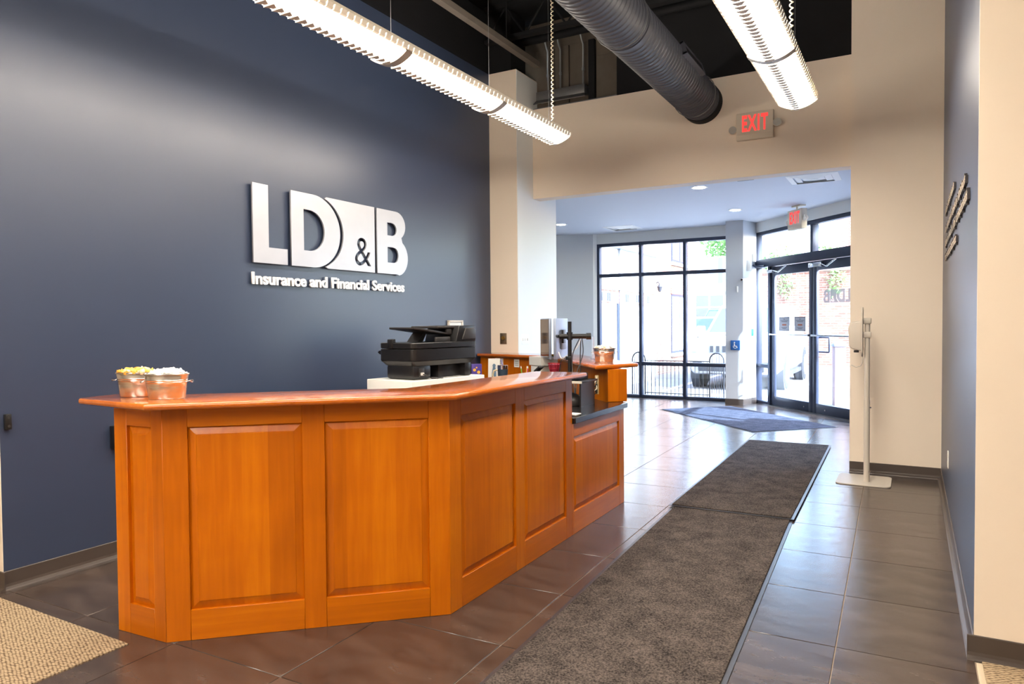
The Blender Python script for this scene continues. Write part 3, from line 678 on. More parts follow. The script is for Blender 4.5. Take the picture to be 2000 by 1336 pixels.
# ------------------------------------------------------------------ big wall logo
def D_outer(y0, yr, z0, z1, yc): return [(y0, z0), (yc, z0)]+arc(yc, (z0+z1)/2, yr-yc, (z1-z0)/2, -90, 90, 28)[1:]+[(y0, z1)]
Z0, Z1 = 1.880, 2.466; ZM = (Z0+Z1)/2
LOGO = {}
LOGO['L'] = [[(3.608, Z0), (3.937, Z0), (3.937, 2.0), (3.754, 2.0), (3.754, Z1), (3.608, Z1)]]
LOGO['D'] = [D_outer(3.977, 4.52, Z0, Z1, 4.21), [(4.108, 2.01), (4.17, 2.01)]+arc(4.17, ZM, 0.168, ZM-2.01, -90, 90, 24)[1:]+[(4.108, 2*ZM-2.01)]]
amp = text_outlines('&', 0.355, 0.008)
ax = [p[0] for q in amp for p in q]; ay = [p[1] for q in amp for p in q]
amp = [[(4.70+(p[0]-min(ax))*0.21/(max(ax)-min(ax)), 1.93+(p[1]-min(ay))*0.245/(max(ay)-min(ay))) for p in q] for q in amp]
LOGO['panel'] = [[(4.962, Z0), (4.962, Z1)]+[(4.364, Z1)]+arc(4.215, ZM, 0.345, (Z1-Z0)/2+0.008, 68, -68, 24)+[(4.369, Z0)]]+amp
zb = 2.205
def B_out(y0, yt, yb):
    return [(y0, Z0), (yb-0.16, Z0)]+arc(yb-0.16, (Z0+zb)/2-0.005, 0.16, (zb-Z0)/2+0.005, -90, 60, 14)[1:]+arc(yt-0.14, (zb+Z1)/2, 0.14, (Z1-zb)/2, -55, 90, 14)+[(y0, Z1)]
def B_hole(y0, y1, z0, z1): return [(y0, z0), (y1-0.07, z0)]+arc(y1-0.07, (z0+z1)/2, 0.07, (z1-z0)/2, -90, 90, 12)[1:]+[(y0, z1)]
LOGO['B'] = [B_out(4.994, 5.405, 5.44), B_hole(5.14, 5.275, 2.235, 2.353), B_hole(5.14, 5.30, 1.985, 2.128)]
WM = frame_M((-4.25+0.030, 0, 0), (0, 1, 0), (0, 0, 1))
lg = thing('logo_sign', 'large brushed metal LD&B letters mounted on the navy wall', 'sign', (-4.25, 4.5, 1.88))
for k in ('L', 'D', 'panel', 'B'):
    o = link('letter' if k != 'panel' else 'ampersand_panel', curve_mesh('letter', LOGO[k], 0.007), M_alu, lg, WM)
    if k == 'panel': o['label'] = 'metal panel with a cut-out ampersand'
sp = MB()
for y, z in ((3.68, 2.3), (3.68, 1.95), (3.85, 1.94), (4.04, 2.3), (4.04, 1.95), (4.45, 2.17), (4.65, 2.4), (4.9, 2.4), (4.92, 2.1), (4.62, 1.93), (5.06, 2.3), (5.06, 1.95), (5.36, 2.0)): sp.cyl((-4.25, y, z), (-4.226, y, z), 0.008, n=8)
sp.build('standoff_pins', M_galv, lg)
tl = thing('tagline_sign', 'white raised lettering reading Insurance and Financial Services under the logo', 'sign', (-4.25, 4.5, 1.72))
body = 'Insurance and Financial Services'; ts = 0.122
tw_ = sum((text_width('n'+c+'n', ts, 0.0035)-text_width('nn', ts, 0.0035)) for c in body)
letters(body, ts, 0.0035, 0.006, frame_M((-4.25+0.02, 3.597, 1.724), (0, 1, 0), (0, 0, 1)), M_whitelet, tl, sx=(5.40-3.597)/tw_)
# mirrored vinyl of the same logo on the right door leaf
dcl = thing('door_decal', 'grey mirrored LD&B vinyl logo on the right door glass', 'decal', DOOR_A, DOOR_T)
k_ = 0.19/(Z1-Z0)
for q in ('B', 'panel', 'D', 'L'):
    pol = [[(-(y-5.44)*k_, (z-Z0)*k_) for y, z in p] for p in LOGO[q]]
    link('decal_piece', curve_mesh('decal_piece', pol, 0.0004), M_decal, dcl, frame_M(DOOR_A+DD*1.795-DN*0.0052+Vector((0, 0, 1.675)), DD, (0, 0, 1)))

# ------------------------------------------------------------------ raised lines on the right wall (too oblique to read)
M_letf = mat('cream_letter_face', lin(214, 196, 170), 0.5); M_lete = mat('dark_letter_edge', lin(44, 38, 40), 0.5)
def glyph(k):
    mb = MB(); hx = 0.058; w = (0.042, 0.05, 0.036, 0.06, 0.016, 0.045)[k]
    H = 0.085 if k in (2, 4, 5) else hx; lo = -0.024 if k == 3 else 0
    if k == 4: mb.box(0, 0.013, 0, H, 0.0, 0.018); return mb, 0.013+0.012
    mb.box(0, 0.013, lo, H, 0.0, 0.018)
    mb.box(w-0.013, w, 0, hx*0.95, 0.0, 0.018); mb.box(0.013, w-0.013, hx-0.013, hx, 0.0, 0.018)
    if k in (0, 3, 5): mb.box(0.013, w-0.013, 0, 0.012, 0.0, 0.018)
    if k == 1: mb.box(0.013, w-0.013, hx*0.45, hx*0.6, 0.0, 0.018)
    return mb, w+0.012
gl = []
for k in range(6):
    mb, ad = glyph(k); me = mb.mesh('glyph'); me.materials.append(M_lete); me.materials.append(M_letf)
    me.transform(Matrix.Diagonal((0.66, 0.66, 0.7, 1))); ad *= 0.66
    for p in me.polygons: p.material_index = 1 if p.normal.z > 0.5 else 0
    gl.append((me, ad))
rs = thing('wall_lettering', 'four raised lines of cream faced lettering on the right navy wall', 'sign', (0.235, 5.4, 1.87))
for (ya, yb_, z) in ((6.47, 5.18, 2.232), (6.42, 4.08, 2.085), (6.45, 3.93, 1.982), (6.48, 4.9, 1.872)):
    y = ya; c = 0
    while y > yb_+0.03:
        if c > 0 and random.random() < 0.16: y -= 0.035; c = 0; continue
        g, ad = random.choice(gl); link('letter', g, None, rs, frame_M((0.235-0.0005, y, z), (0, -1, 0), (0, 0, 1))); y -= ad*1.08; c += 1

# ------------------------------------------------------------------ wall plates
wt = thing('thermostat_plate', 'bronze wall plate with a round brass dial on the pilaster', 'wall plate', (-4.08, 7.03, 1.18))
MB().box(-4.125, -4.04, 7.022, 7.03, 1.175, 1.30).build('plate', mat('bronze_plate', lin(120, 104, 84), 0.4, 0.6), wt, bevel=0.003)
MB().cyl((-4.08, 7.022, 1.245), (-4.08, 7.008, 1.245), 0.022, n=20).build('dial', mat('brass', lin(196, 150, 70), 0.3, 0.9), wt, smooth=40)
sw = thing('light_switch', 'white triple light switch plate on the pilaster side', 'light switch', (-3.893, 7.2, 1.17))
MB().box(-3.893, -3.886, 7.105, 7.285, 1.165, 1.285).build('plate', M_plastic_w, sw, bevel=0.003)
for y in (7.14, 7.195, 7.25): MB().box(-3.886, -3.877, y-0.012, y+0.012, 1.21, 1.24).build('toggle', M_plastic_w, sw, bevel=0.002)
ol = thing('wall_outlet', 'white power outlet low on the right navy wall', 'outlet', (0.235, 5.88, 0.36))
MB().box(0.228, 0.235, 5.845, 5.915, 0.362, 0.482).build('plate', M_plastic_w, ol, bevel=0.003)
for z in (0.395, 0.45): MB().box(0.2255, 0.229, 5.865, 5.895, z-0.014, z+0.014).build('socket', M_greige, ol, bevel=0.002)
cr = thing('card_reader', 'small black card reader at the left end of the navy wall', 'card reader', (-4.25, 1.97, 0.87))
MB().box(-4.25, -4.222, 1.955, 1.985, 0.866, 0.95).build('reader_body', M_plastic_b, cr, bevel=0.004)
MB().cyl((-4.222, 1.97, 0.93), (-4.2205, 1.97, 0.93), 0.006, n=12).build('sensor_eye', M_plastic_g, cr)
MB().cyl((-4.222, 1.97, 0.885), (-4.2205, 1.97, 0.885), 0.007, n=12).build('keyhole', M_plastic_g, cr)
tag(MB().box(-4.25, -4.20, 2.53, 2.63, 0.672, 0.812).build('wall_box', M_plastic_b, bevel=0.006), 'black box on the navy wall just behind the desk end', 'wall box')
# ------------------------------------------------------------------ reception desk
def panel_mesh(w, h):
    """raised and fielded panel, local x 0..w, z 0..h, face towards -y"""
    b = 0.034; g = 0.004; mb = MB()
    ring = lambda i, y: [(i, y, i), (w-i, y, i), (w-i, y, h-i), (i, y, h-i)]
    vs = ring(0, 0.03)+ring(0, 0.016)+ring(b, 0.005)+ring(b+g, 0.002)
    fs = [(3, 2, 1, 0)]
    for k in range(3):
        for i in range(4): fs.append((4*k+i, 4*k+(i+1) % 4, 4*(k+1)+(i+1) % 4, 4*(k+1)+i))
    fs.append((12, 13, 14, 15)); return mb.add(vs, fs)
def face(parent, a, b, H, panels, s0=0.0, s1=None):
    a = Vector((*a, 0)); b = Vector((*b, 0)); d = (b-a).normalized(); L = (b-a).length if s1 is None else s1
    M = Matrix((d, Vector((-d.y, d.x, 0)), Vector((0, 0, 1)))).transposed().to_4x4(); M.translation = a
    def piece(nm, x0, x1, z0, z1, m):
        cx, cz = (x0+x1)/2, (z0+z1)/2
        MB().box(x0-cx, x1-cx, 0, 0.024, z0-cz, z1-cz).build(nm, m, parent, bevel=0.0018, seg=1, M=M @ Matrix.Translation((cx, 0, cz)))
    xs = [s0]+[v for p in panels for v in p[:2]]+[L]
    for k in range(0, len(xs), 2): piece('stile', xs[k], xs[k+1], 0.0, H, M_wood)
    for x0, x1, z0, z1 in panels:
        piece('bottom_rail', x0, x1, 0.0, z0, M_woodX); piece('top_rail', x0, x1, z1, H, M_woodX)
        panel_mesh(x1-x0, z1-z0).build('raised_panel', M_wood, parent, M=M @ Matrix.Translation((x0, 0, z0)))
B0, B1, B2, B3 = (-3.218, 1.938), (-2.894, 1.958), (-1.947, 2.821), (-1.967, 5.261)
dd2 = (Vector(B3)-Vector(B2)).normalized(); BM = tuple(Vector(B2)+dd2*1.45)
rc = thing('reception_counter', 'tall cherry wood reception counter with raised panels', 'counter', (-2.4, 3.0, 0))
face(rc, B0, B1, 1.054, [(0.086, 0.25, 0.14, 0.963)])
face(rc, B1, B2, 1.054, [(0.104, 0.597, 0.138, 0.964), (0.697, 1.181, 0.138, 0.964)])
face(rc, B2, B3, 1.054, [(0.105, 0.668, 0.147, 0.962), (0.775, 1.352, 0.147, 0.968)], s1=1.45)
core = [(-3.2, 1.962), (-2.906, 1.982), (-1.972, 2.832), (-1.985, 4.262), (-2.27, 4.262), (-2.26, 2.96), (-3.1, 2.2), (-3.2, 2.1)]
MB().prism(core, 0.0, 1.053).build('carcass', M_wood, rc)
MB().box(-2.285, BM[0]-0.0255, 4.245, 4.271, 0.0, 1.053).build('end_panel', M_wood, rc, bevel=0.001)
top = [(-3.385, 1.868), (-2.858, 1.848), (-1.868, 2.775), (-1.872, 4.33), (-2.26, 4.33), (-2.30, 2.93), (-3.12, 2.185), (-3.42, 2.07)]
tag(MB().prism(top, 1.055, 1.084).build('countertop', M_woodtop, bevel=0.012, seg=4), 'glossy cherry wood top of the reception counter', 'countertop')
ld = thing('low_desk_unit', 'low cherry wood desk unit with one raised panel', 'desk', (-2.3, 4.8, 0))
face(ld, BM, B3, 0.742, [(0.024, 0.884, 0.152, 0.655)], s1=0.99)
MB().prism([(BM[0]-0.025, 4.276), (B3[0]-0.025, 5.262), (-2.05, 5.262), (-2.11, 5.2), (-2.68, 5.2), (-2.68, 4.276)], 0, 0.742).build('carcass', M_wood, ld)
wt_ = [(-1.938, 4.282), (-1.945, 5.29), (-2.10, 5.235), (-2.64, 5.79), (-3.2, 6.48), (-4.2, 6.735), (-4.2, 5.5), (-3.6, 5.0), (-2.70, 4.9), (-2.70, 4.282)]
tag(MB().prism(wt_, 0.744, 0.785).build('black_worktop', M_blackstone, bevel=0.003, seg=1), 'speckled black worktop of the low desk', 'worktop')
ds = thing('desk_support', 'plain wooden panel legs under the black worktop', 'desk support', (-3.5, 5.8, 0))
for x in (-4.1, -3.4): MB().box(x-0.02, x+0.02, 5.6, 6.3, 0, 0.742).build('panel_leg', M_wood, ds)
# wing with ledge behind the desk
wg = thing('desk_wing', 'angled cherry wood wing wall closing the desk at the back', 'desk wing', (-2.6, 5.9, 0))
for i, (p, q) in enumerate((((-2.09, 5.24), (-2.63, 5.80)), ((-2.63, 5.80), (-3.19, 6.49)), ((-3.19, 6.49), (-4.22, 6.745)))):
    p = Vector((*p, 0)); q = Vector((*q, 0)); d = (q-p).normalized(); n = Vector((d.y, -d.x, 0)); L = (q-p).length
    M = Matrix((d, -n, Vector((0, 0, 1)))).transposed().to_4x4(); M.translation = p
    MB().box(0, L, -0.13, 0.0, 0.0, 1.044).build('wing_panel', M_wood, wg, bevel=0.002, seg=1, M=M)
e0 = Vector((-2.088, 5.232, 0)); ed = Vector((0.115, 0.10, 0)).normalized()
ME = Matrix((ed, Vector((-ed.y, ed.x, 0)), Vector((0, 0, 1)))).transposed().to_4x4(); ME.translation = e0
MB().box(0, 0.16, 0.0, 0.02, 0.786, 1.044).build('end_panel', M_wood, wg, bevel=0.002, seg=1, M=ME)
lg_ = [(-4.235, 6.69), (-3.19, 6.43), (-2.59, 5.67), (-2.13, 5.09), (-1.955, 5.58), (-2.42, 6.08), (-3.0, 6.78), (-4.235, 7.02)]
tag(MB().prism(lg_, 1.046, 1.08).build('ledge_top', M_woodtop, bevel=0.014, seg=3), 'cherry wood ledge along the back of the desk', 'ledge')

# ------------------------------------------------------------------ tubs with wrapped sweets
def tub(label, loc, rz, L=0.098, W=0.066, H=0.112):
    t = thing('metal_tub', label, 'tub', loc, rz, group='small zinc tubs on the desk')
    pr = [(0.0, 0.0), (0.80, 0.0), (0.83, 0.006), (0.90, 0.55*H), (0.925, 0.66*H), (0.945, 0.68*H), (0.93, 0.70*H), (0.95, 0.74*H), (0.965, 0.76*H), (0.95, 0.78*H), (0.99, H-0.004), (1.03, H-0.003), (1.04, H), (1.02, H+0.003), (0.98, H-0.003), (0.82, 0.012), (0.0, 0.012)]
    n = 40; vs = []
    for r, z in pr:
        for i in range(n): vs.append((r*L*math.cos(2*PI*i/n), r*W*math.sin(2*PI*i/n), z))
    fs = [(j*n+i, j*n+(i+1) % n, (j+1)*n+(i+1) % n, (j+1)*n+i) for j in range(len(pr)-1) for i in range(n)]
    MB().add(vs, fs).build('tub_shell', M_zinc, t, smooth=35, world=False)
    for s in (-1, 1):
        pts = [(s*L*0.97, -0.022, 0.70*H), (s*L*1.10, -0.022, 0.72*H), (s*L*1.16, -0.012, 0.66*H), (s*L*1.16, 0.012, 0.66*H), (s*L*1.10, 0.022, 0.72*H), (s*L*0.97, 0.022, 0.70*H)]
        MB().tube(pts, 0.0022, 6).build('handle', M_zinc, t, smooth=60, world=False)
    return t
def sweets(label, group, loc, rz, L, W, H, cols, n, seed):
    rnd = random.Random(seed)
    R = Matrix.Translation(loc) @ Matrix.Rotation(rz, 4, 'Z')
    protos = []
    for c in cols:
        w, l, h = 0.011, 0.015, 0.009
        mb = MB().lathe([(0.001, -l*1.7), (0.009, -l*1.6), (0.0035, -l), (w*0.8, -l*0.7), (w, 0), (w*0.8, l*0.7), (0.0035, l), (0.009, l*1.6), (0.001, l*1.7)], 7)
        me = mb.mesh('sweet', smooth=20); me.materials.append(c); protos.append(me)
    bed = MB().lathe([(0.001, 0), (0.9, 0), (0.93, 0.004), (0.6, 0.014), (0.001, 0.018)], 30, sx=L*0.94, sy=W*0.94)
    bd = bed.build('sweet_heap', cols[0], M=R @ Matrix.Translation((0, 0, H*0.74))); tag(bd, 'heaped lower layer of wrapped sweets inside '+group.split(' in ')[-1], 'sweets', group, 'stuff')
    for k in range(n):
        a_ = rnd.random()*2*PI; r = math.sqrt(rnd.random())*0.72
        o = link('wrapped_sweet', rnd.choice(protos), None, None, R @ Matrix.Translation((r*L*math.cos(a_), r*W*math.sin(a_), H*0.87+0.022*(1-r*r)+0.012*rnd.random())) @ Matrix.Rotation(rnd.random()*6, 4, 'Z') @ Matrix.Rotation(1.2+rnd.random()*0.7, 4, 'X'))
        tag(o, label, 'sweet', group)
M_sw_y = mat('sweet_yellow', lin(232, 190, 84), 0.35); M_sw_o = mat('sweet_gold', lin(226, 160, 56), 0.35); M_sw_w = mat('sweet_white', lin(236, 232, 226), 0.3); M_sw_c = mat('sweet_cream', lin(238, 222, 180), 0.35)
t1 = (-3.215, 2.055, 1.085); t2 = (-2.985, 2.05, 1.085); t3 = (-2.30, 5.69, 1.081)
tub('zinc tub of yellow sweets at the counter end', t1, math.radians(30)); tub('zinc tub of white wrapped sweets in front of the yellow one', t2, math.radians(36))
tub('zinc tub of white sweets on the ledge by the monitor arm', t3, math.radians(25))
sweets('yellow wrapped sweet in the tub at the counter end', 'yellow sweets in the counter end tub', t1, math.radians(30), 0.098, 0.066, 0.112, [M_sw_c, M_sw_y, M_sw_y, M_sw_o], 46, 3)
sweets('white wrapped sweet in the front zinc tub', 'white sweets in the front tub', t2, math.radians(36), 0.098, 0.066, 0.112, [M_sw_w], 46, 4)
sweets('white wrapped sweet in the tub on the ledge', 'white sweets in the ledge tub', t3, math.radians(25), 0.098, 0.066, 0.112, [M_sw_w, M_sw_w, M_sw_c], 46, 5)

# ------------------------------------------------------------------ printer on its cabinet
pd = math.radians(82); PM = Matrix.Translation((-2.883, 3.772, 0)) @ Matrix.Rotation(pd, 4, 'Z')
cab = thing('printer_cabinet', 'white cabinet under the black printer', 'cabinet', (-2.883, 3.772, 0), pd)
MB().box(-0.05, 0.70, -0.03, 0.41, 0.03, 1.036).build('cabinet_body', M_plastic_w, cab, bevel=0.004, world=False)
MB().box(-0.04, 0.69, -0.0, 0.40, 0.0, 0.03).build('plinth', M_plastic_g, cab, world=False)
pr_ = thing('printer', 'black multifunction printer with a document feeder behind the counter', 'printer', (-2.883, 3.772, 1.038), pd)
def pbx(nm, m, *a, bevel=0.006, par=None): return MB().box(*a).build(nm, m, par or pr_, bevel=bevel, world=False)
L_, D_ = 0.66, 0.345; pz0 = 0.0
pbx('base', M_plastic_b, 0.03, 0.20, 0.03, 0.30, 0.0, 0.10, bevel=0.02)
pbx('base', M_plastic_b, 0.55, 0.62, 0.03, 0.30, 0.0, 0.10, bevel=0.01)
pbx('paper_tray', M_plastic_b, 0.32, 0.55, 0.08, 0.31, 0.0, 0.095)
fl_ = MB(); lo = rrect(0.035, L_-0.03, 0.03, D_-0.03, 0.03); hi = rrect(0.0, L_, 0.0, D_, 0.04)
n = len(lo); fl_.add([(x, y, 0.092) for x, y in lo]+[(x, y, 0.126) for x, y in hi], [(i, (i+1) % n, n+(i+1) % n, n+i) for i in range(n)]+[tuple(range(n))[::-1], tuple(range(n, 2*n))]).build('flared_body', M_plastic_g, pr_, smooth=40, world=False)
MB().prism(rrect(0, L_, 0, D_, 0.04, 6), 0.127, 0.207).build('scanner_body', M_plastic_b, pr_, bevel=0.003, seg=1, world=False)
MB().prism(rrect(0.0, L_, 0.0, D_, 0.04, 6), 0.211, 0.25).build('scanner_lid', M_plastic_b, pr_, bevel=0.004, seg=1, world=False)
pbx('hinge', M_plastic_b, -0.006, 0.03, 0.20, 0.25, 0.21, 0.275)
XZ = lambda y: frame_M((0, y, 0), (1, 0, 0), (0, 0, 1))
adf = MB().prism([(0.44, 0.248), (0.65, 0.248), (0.66, 0.262), (0.66, 0.355), (0.65, 0.365), (0.485, 0.365), (0.475, 0.36)], -0.33, -0.015, XZ(0)).build('document_feeder', M_plastic_b, pr_, bevel=0.006, world=False)
MB().prism([(0.498, 0.265), (0.645, 0.265), (0.645, 0.335), (0.63, 0.345), (0.535, 0.345)], -0.016, -0.004, XZ(0)).build('feeder_side_cover', M_plastic_g, adf, bevel=0.004, world=False)
pbx('feeder_top', M_plastic_g, 0.30, 0.655, 0.06, 0.33, 0.345, 0.362, par=adf)
tr = MB().prism([(0.08, 0.342), (0.42, 0.30), (0.42, 0.312), (0.24, 0.338), (0.08, 0.356)], -0.32, -0.07, XZ(0)).build('feeder_tray', M_plastic_g, pr_, bevel=0.003, world=False)
pbx('tray_guide', M_plastic_g, 0.40, 0.455, 0.07, 0.09, 0.30, 0.342)
pbx('tray_stop', M_plastic_g, 0.27, 0.42, 0.05, 0.07, 0.25, 0.285)
MB().prism([(0.24, 0.25), (0.29, 0.25), (0.33, 0.31), (0.30, 0.315)], -0.31, -0.20, XZ(0)).build('tray_bracket', M_plastic_g, pr_, world=False)
cp = MB().prism([(D_, 0.15), (D_+0.06, 0.168), (D_+0.075, 0.18), (D_+0.06, 0.192), (D_, 0.2)], -0.5, -0.06, frame_M((0, 0, 0), (0, 1, 0), (0, 0, 1)) @ Matrix.Diagonal((1, 1, -1, 1))).build('control_panel', M_plastic_b, pr_, bevel=0.003, world=False)
MB().prism([(D_, 0.2005), (D_+0.06, 0.1925), (D_+0.06, 0.1945), (D_, 0.2025)], -0.48, -0.08, frame_M((0, 0, 0), (0, 1, 0), (0, 0, 1)) @ Matrix.Diagonal((1, 1, -1, 1))).build('touch_screen', M_plastic_w, cp, world=False)
sk = pbx('power_socket', M_plastic_g, 0.075, 0.125, 0.024, 0.032, 0.02, 0.075, bevel=0.003)
MB().box(0.088, 0.112, 0.012, 0.026, 0.028, 0.048).build('plug', M_plastic_w, sk, bevel=0.002, world=False)
MB().tube([(0.1, 0.015, 0.038), (0.12, -0.01, 0.025), (0.15, -0.02, 0.008), (0.2, -0.022, 0.0045), (0.26, -0.024, 0.0045)], 0.004, 6).build('power_cord', M_plastic_b, pr_, smooth=60, world=False)
ff = thing('wall_frame', 'small beige framed notice on the navy wall behind the printer', 'picture frame', (-4.25, 6.27, 1.2))
for a_ in ((6.14, 6.41, 1.43, 1.45), (6.14, 6.41, 1.17, 1.19), (6.14, 6.16, 1.19, 1.43), (6.39, 6.41, 1.19, 1.43)): MB().box(-4.25, -4.222, *a_).build('frame_bar', M_greige, ff, bevel=0.003)
MB().box(-4.248, -4.235, 6.16, 6.39, 1.19, 1.43).build('print', M_paper, ff)

# ------------------------------------------------------------------ things on the desk
def simple(nm, mb, m, label, cat, **k): return tag(mb.build(nm, m, **k), label, cat)
tm = thing('tumbler', 'dark blue steel tumbler with a straw on the desk', 'tumbler', (-3.218, 5.522, 0.785))
MB().lathe([(0.0, 0.0), (0.036, 0.0), (0.038, 0.005), (0.047, 0.225), (0.047, 0.23)], 24).build('cup', mat('tumbler_blue', lin(52, 66, 80), 0.35), tm, smooth=40, world=False)
MB().lathe([(0.0475, 0.215), (0.0475, 0.25), (0.044, 0.252), (0.0, 0.252)], 24).build('rim', M_chrome, tm, smooth=40, world=False)
MB().cyl((0.0, 0.0, 0.25), (-0.012, -0.01, 0.30), 0.004, n=8).build('straw', mat('straw_purple', lin(120, 110, 170), 0.5), tm, world=False)
MB().tube([(-0.046, -0.02, 0.21), (-0.075, -0.03, 0.2), (-0.085, -0.035, 0.16), (-0.075, -0.03, 0.11), (-0.044, -0.02, 0.09)], 0.008, 8).build('handle', mat('tumbler_handle', lin(236, 214, 170), 0.4), tm, smooth=60, world=False)
M_pur = mat('purple_carton', lin(66, 46, 130), 0.4)
pb_ = thing('snack_carton', 'purple snack carton with orange dots beside the printer', 'carton', (-3.32, 5.24, 0.785), math.radians(35))
MB().box(-0.045, 0.045, -0.03, 0.03, 0, 0.275).build('carton', M_pur, pb_, bevel=0.003, world=False)
dots = MB()
for x, z, r in ((-0.018, 0.225, 0.013), (0.018, 0.205, 0.014), (0.025, 0.165, 0.012), (-0.025, 0.13, 0.012), (0.0, 0.245, 0.007), (-0.02, 0.18, 0.007), (0.015, 0.12, 0.008)): dots.cyl((x, -0.0305, z), (x, -0.0315, z), r, n=12)
dots.build('printed_dots', mat('dot_orange', lin(240, 180, 70), 0.5), pb_, world=False)
MB().prism(arc(0.0, 0.05, 0.03, 0.022, 0, 360, 14)[:-1], 0.0305, 0.0315, frame_M((0, 0, 0), (1, 0, 0), (0, 0, 1))).build('printed_patch', mat('patch_pink', lin(190, 110, 190), 0.5), pb_, world=False)
kd = thing('picture_card', 'white card with a blue figure standing against the ledge panel', 'card', (-3.60, 6.0, 0.785), math.radians(40))
MB().box(-0.058, 0.058, 0.0, 0.004, 0.0, 0.285, M=Matrix.Rotation(0.12, 4, 'X')).build('card', M_paper, kd, world=False)
fg = MB(); FK = Matrix.Rotation(0.12, 4, 'X') @ frame_M((0, -0.0005, 0), (1, 0, 0), (0, 0, 1))
fg.prism([(-0.025, 0.03), (0.025, 0.03), (0.022, 0.14), (0.012, 0.2), (-0.012, 0.2), (-0.022, 0.14)], -0.0002, 0.0006, FK); fg.prism(arc(0, 0.215, 0.016, 0.018, 0, 360, 14)[:-1], -0.0002, 0.0006, FK)
fg.build('printed_figure', mat('figure_blue', lin(110, 136, 160), 0.7), kd, world=False)
# notes pinned to the wing panel (third wing segment runs along this line)
q0, q1 = Vector((-3.19, 6.49, 0)), Vector((-4.22, 6.745, 0)); qd = (q0-q1).normalized()
def pinned(nm, label, s, z, w, h, m, extra=None):
    M = frame_M(q1+qd*s+Vector((qd.y, -qd.x, 0))*0.002+Vector((0, 0, z)), qd, (0, 0, 1))
    o = thing(nm, label, 'paper note', M.translation)
    MB().box(-w/2, w/2, -h/2, h/2, 0, 0.002).build('sheet', m, o, M=M)
    if extra:
        for k, (x, y, ww, hh, mm) in enumerate(extra): MB().box(x-ww/2, x+ww/2, y-hh/2, y+hh/2, 0.002, 0.0028).build('print', mm, o, M=M)
M_ink = mat('ink', lin(120, 116, 112), 0.8); M_redp = mat('red_print', lin(176, 52, 40), 0.6); M_whp = mat('pale_print', lin(236, 214, 200), 0.6)
pinned('pinned_note', 'long white memo pinned at the left of the ledge panel', 0.30, 0.93, 0.12, 0.2, M_paper, [(0, 0.07-k*0.022, 0.09, 0.006, M_ink) for k in range(7)])
pinned('pinned_note', 'small white note pinned right of the picture card', 0.56, 0.985, 0.075, 0.085, M_paper, [(0, 0.02-k*0.02, 0.05, 0.005, M_ink) for k in range(3)])
pinned('pinned_poster', 'narrow red picture strip pinned to the ledge panel', 0.80, 0.945, 0.075, 0.19, M_redp, [(-0.01, 0.05, 0.03, 0.03, M_whp), (0.012, 0.005, 0.03, 0.026, M_whp), (-0.008, -0.045, 0.034, 0.03, M_whp)])
pinned('pinned_note', 'upper of two small notes near the paper trays', 0.93, 1.0, 0.11, 0.045, M_paper, [(0, 0, 0.08, 0.006, M_ink)])
pinned('pinned_note', 'lower of two small notes near the paper trays', 0.95, 0.935, 0.09, 0.05, M_paper, [(0, 0.006, 0.06, 0.005, M_ink), (0, -0.01, 0.06, 0.005, M_ink)])
pc = thing('pen_cup', 'small tan cup of coloured pens on the desk', 'pen cup', (-3.15, 5.80, 0.785))
MB().lathe([(0.0, 0), (0.035, 0), (0.04, 0.12), (0.037, 0.12), (0.033, 0.006), (0.0, 0.006)], 20).build('cup', mat('cup_tan', lin(206, 160, 110), 0.6), pc, smooth=40, world=False)
for k, (dx, dy, c) in enumerate(((-0.02, 0.01, (236, 236, 230)), (-0.006, -0.016, (130, 190, 60)), (0.012, 0.012, (200, 50, 120)), (0.022, -0.006, (220, 80, 140)), (0.004, 0.02, (240, 200, 70)))):
    p = thing('pen', ('white', 'green', 'magenta', 'pink', 'yellow')[k]+' pen standing in the tan cup', 'pen', (-3.15+dx*0.5, 5.80+dy*0.5, 0.795))
    MB().cyl((0, 0, 0), (dx*1.6, dy*1.6, 0.20), 0.005, n=8).build('barrel', mat('pen_%d' % k, lin(*c), 0.4), p, world=False)
    MB().cyl((dx*1.6, dy*1.6, 0.20), (dx*1.75, dy*1.75, 0.216), 0.0055, 0.003, n=8).build('cap', M_plastic_w, p, world=False)
ptr = thing('paper_tray_stack', 'white stacked letter trays in front of the ledge', 'letter tray', (-3.10, 6.10, 0.785), math.radians(-35))
for k, (w, z0, z1) in enumerate(((0.085, 0.0, 0.14), (0.085, 0.145, 0.215), (0.125, 0.22, 0.305))):
    tb = MB(); tb.box(-w, w, -0.09, 0.09, z0, z0+0.006); tb.box(-w, -w+0.005, -0.09, 0.09, z0, z1); tb.box(w-0.005, w, -0.09, 0.09, z0, z1); tb.box(-w, w, -0.09, -0.085, z0, z1); tb.box(-w, w, 0.085, 0.09, z0, z1)
    tb.build('tray', M_plastic_w, ptr, world=False)
    MB().box(-w+0.008, w-0.008, -0.08, 0.08, z0+0.006, z1-0.012).build('papers', M_paper, ptr, world=False)
rz_ = thing('desk_riser', 'dark riser shelf carrying the red basket', 'shelf', (-2.78, 5.60, 0.785), math.radians(-48))
MB().box(-0.17, 0.17, -0.1, 0.06, 0.17, 0.188).build('shelf_board', M_plastic_b, rz_, bevel=0.003, world=False)
for x in (-0.16, 0.15): MB().box(x, x+0.012, -0.095, 0.055, 0.0, 0.17).build('shelf_leg', M_plastic_b, rz_, world=False)
rb = thing('wire_basket', 'red wire basket of small things on the riser', 'basket', (-2.735, 5.60, 0.974), math.radians(-48))
M_rw = mat('red_wire', lin(176, 30, 50), 0.4)
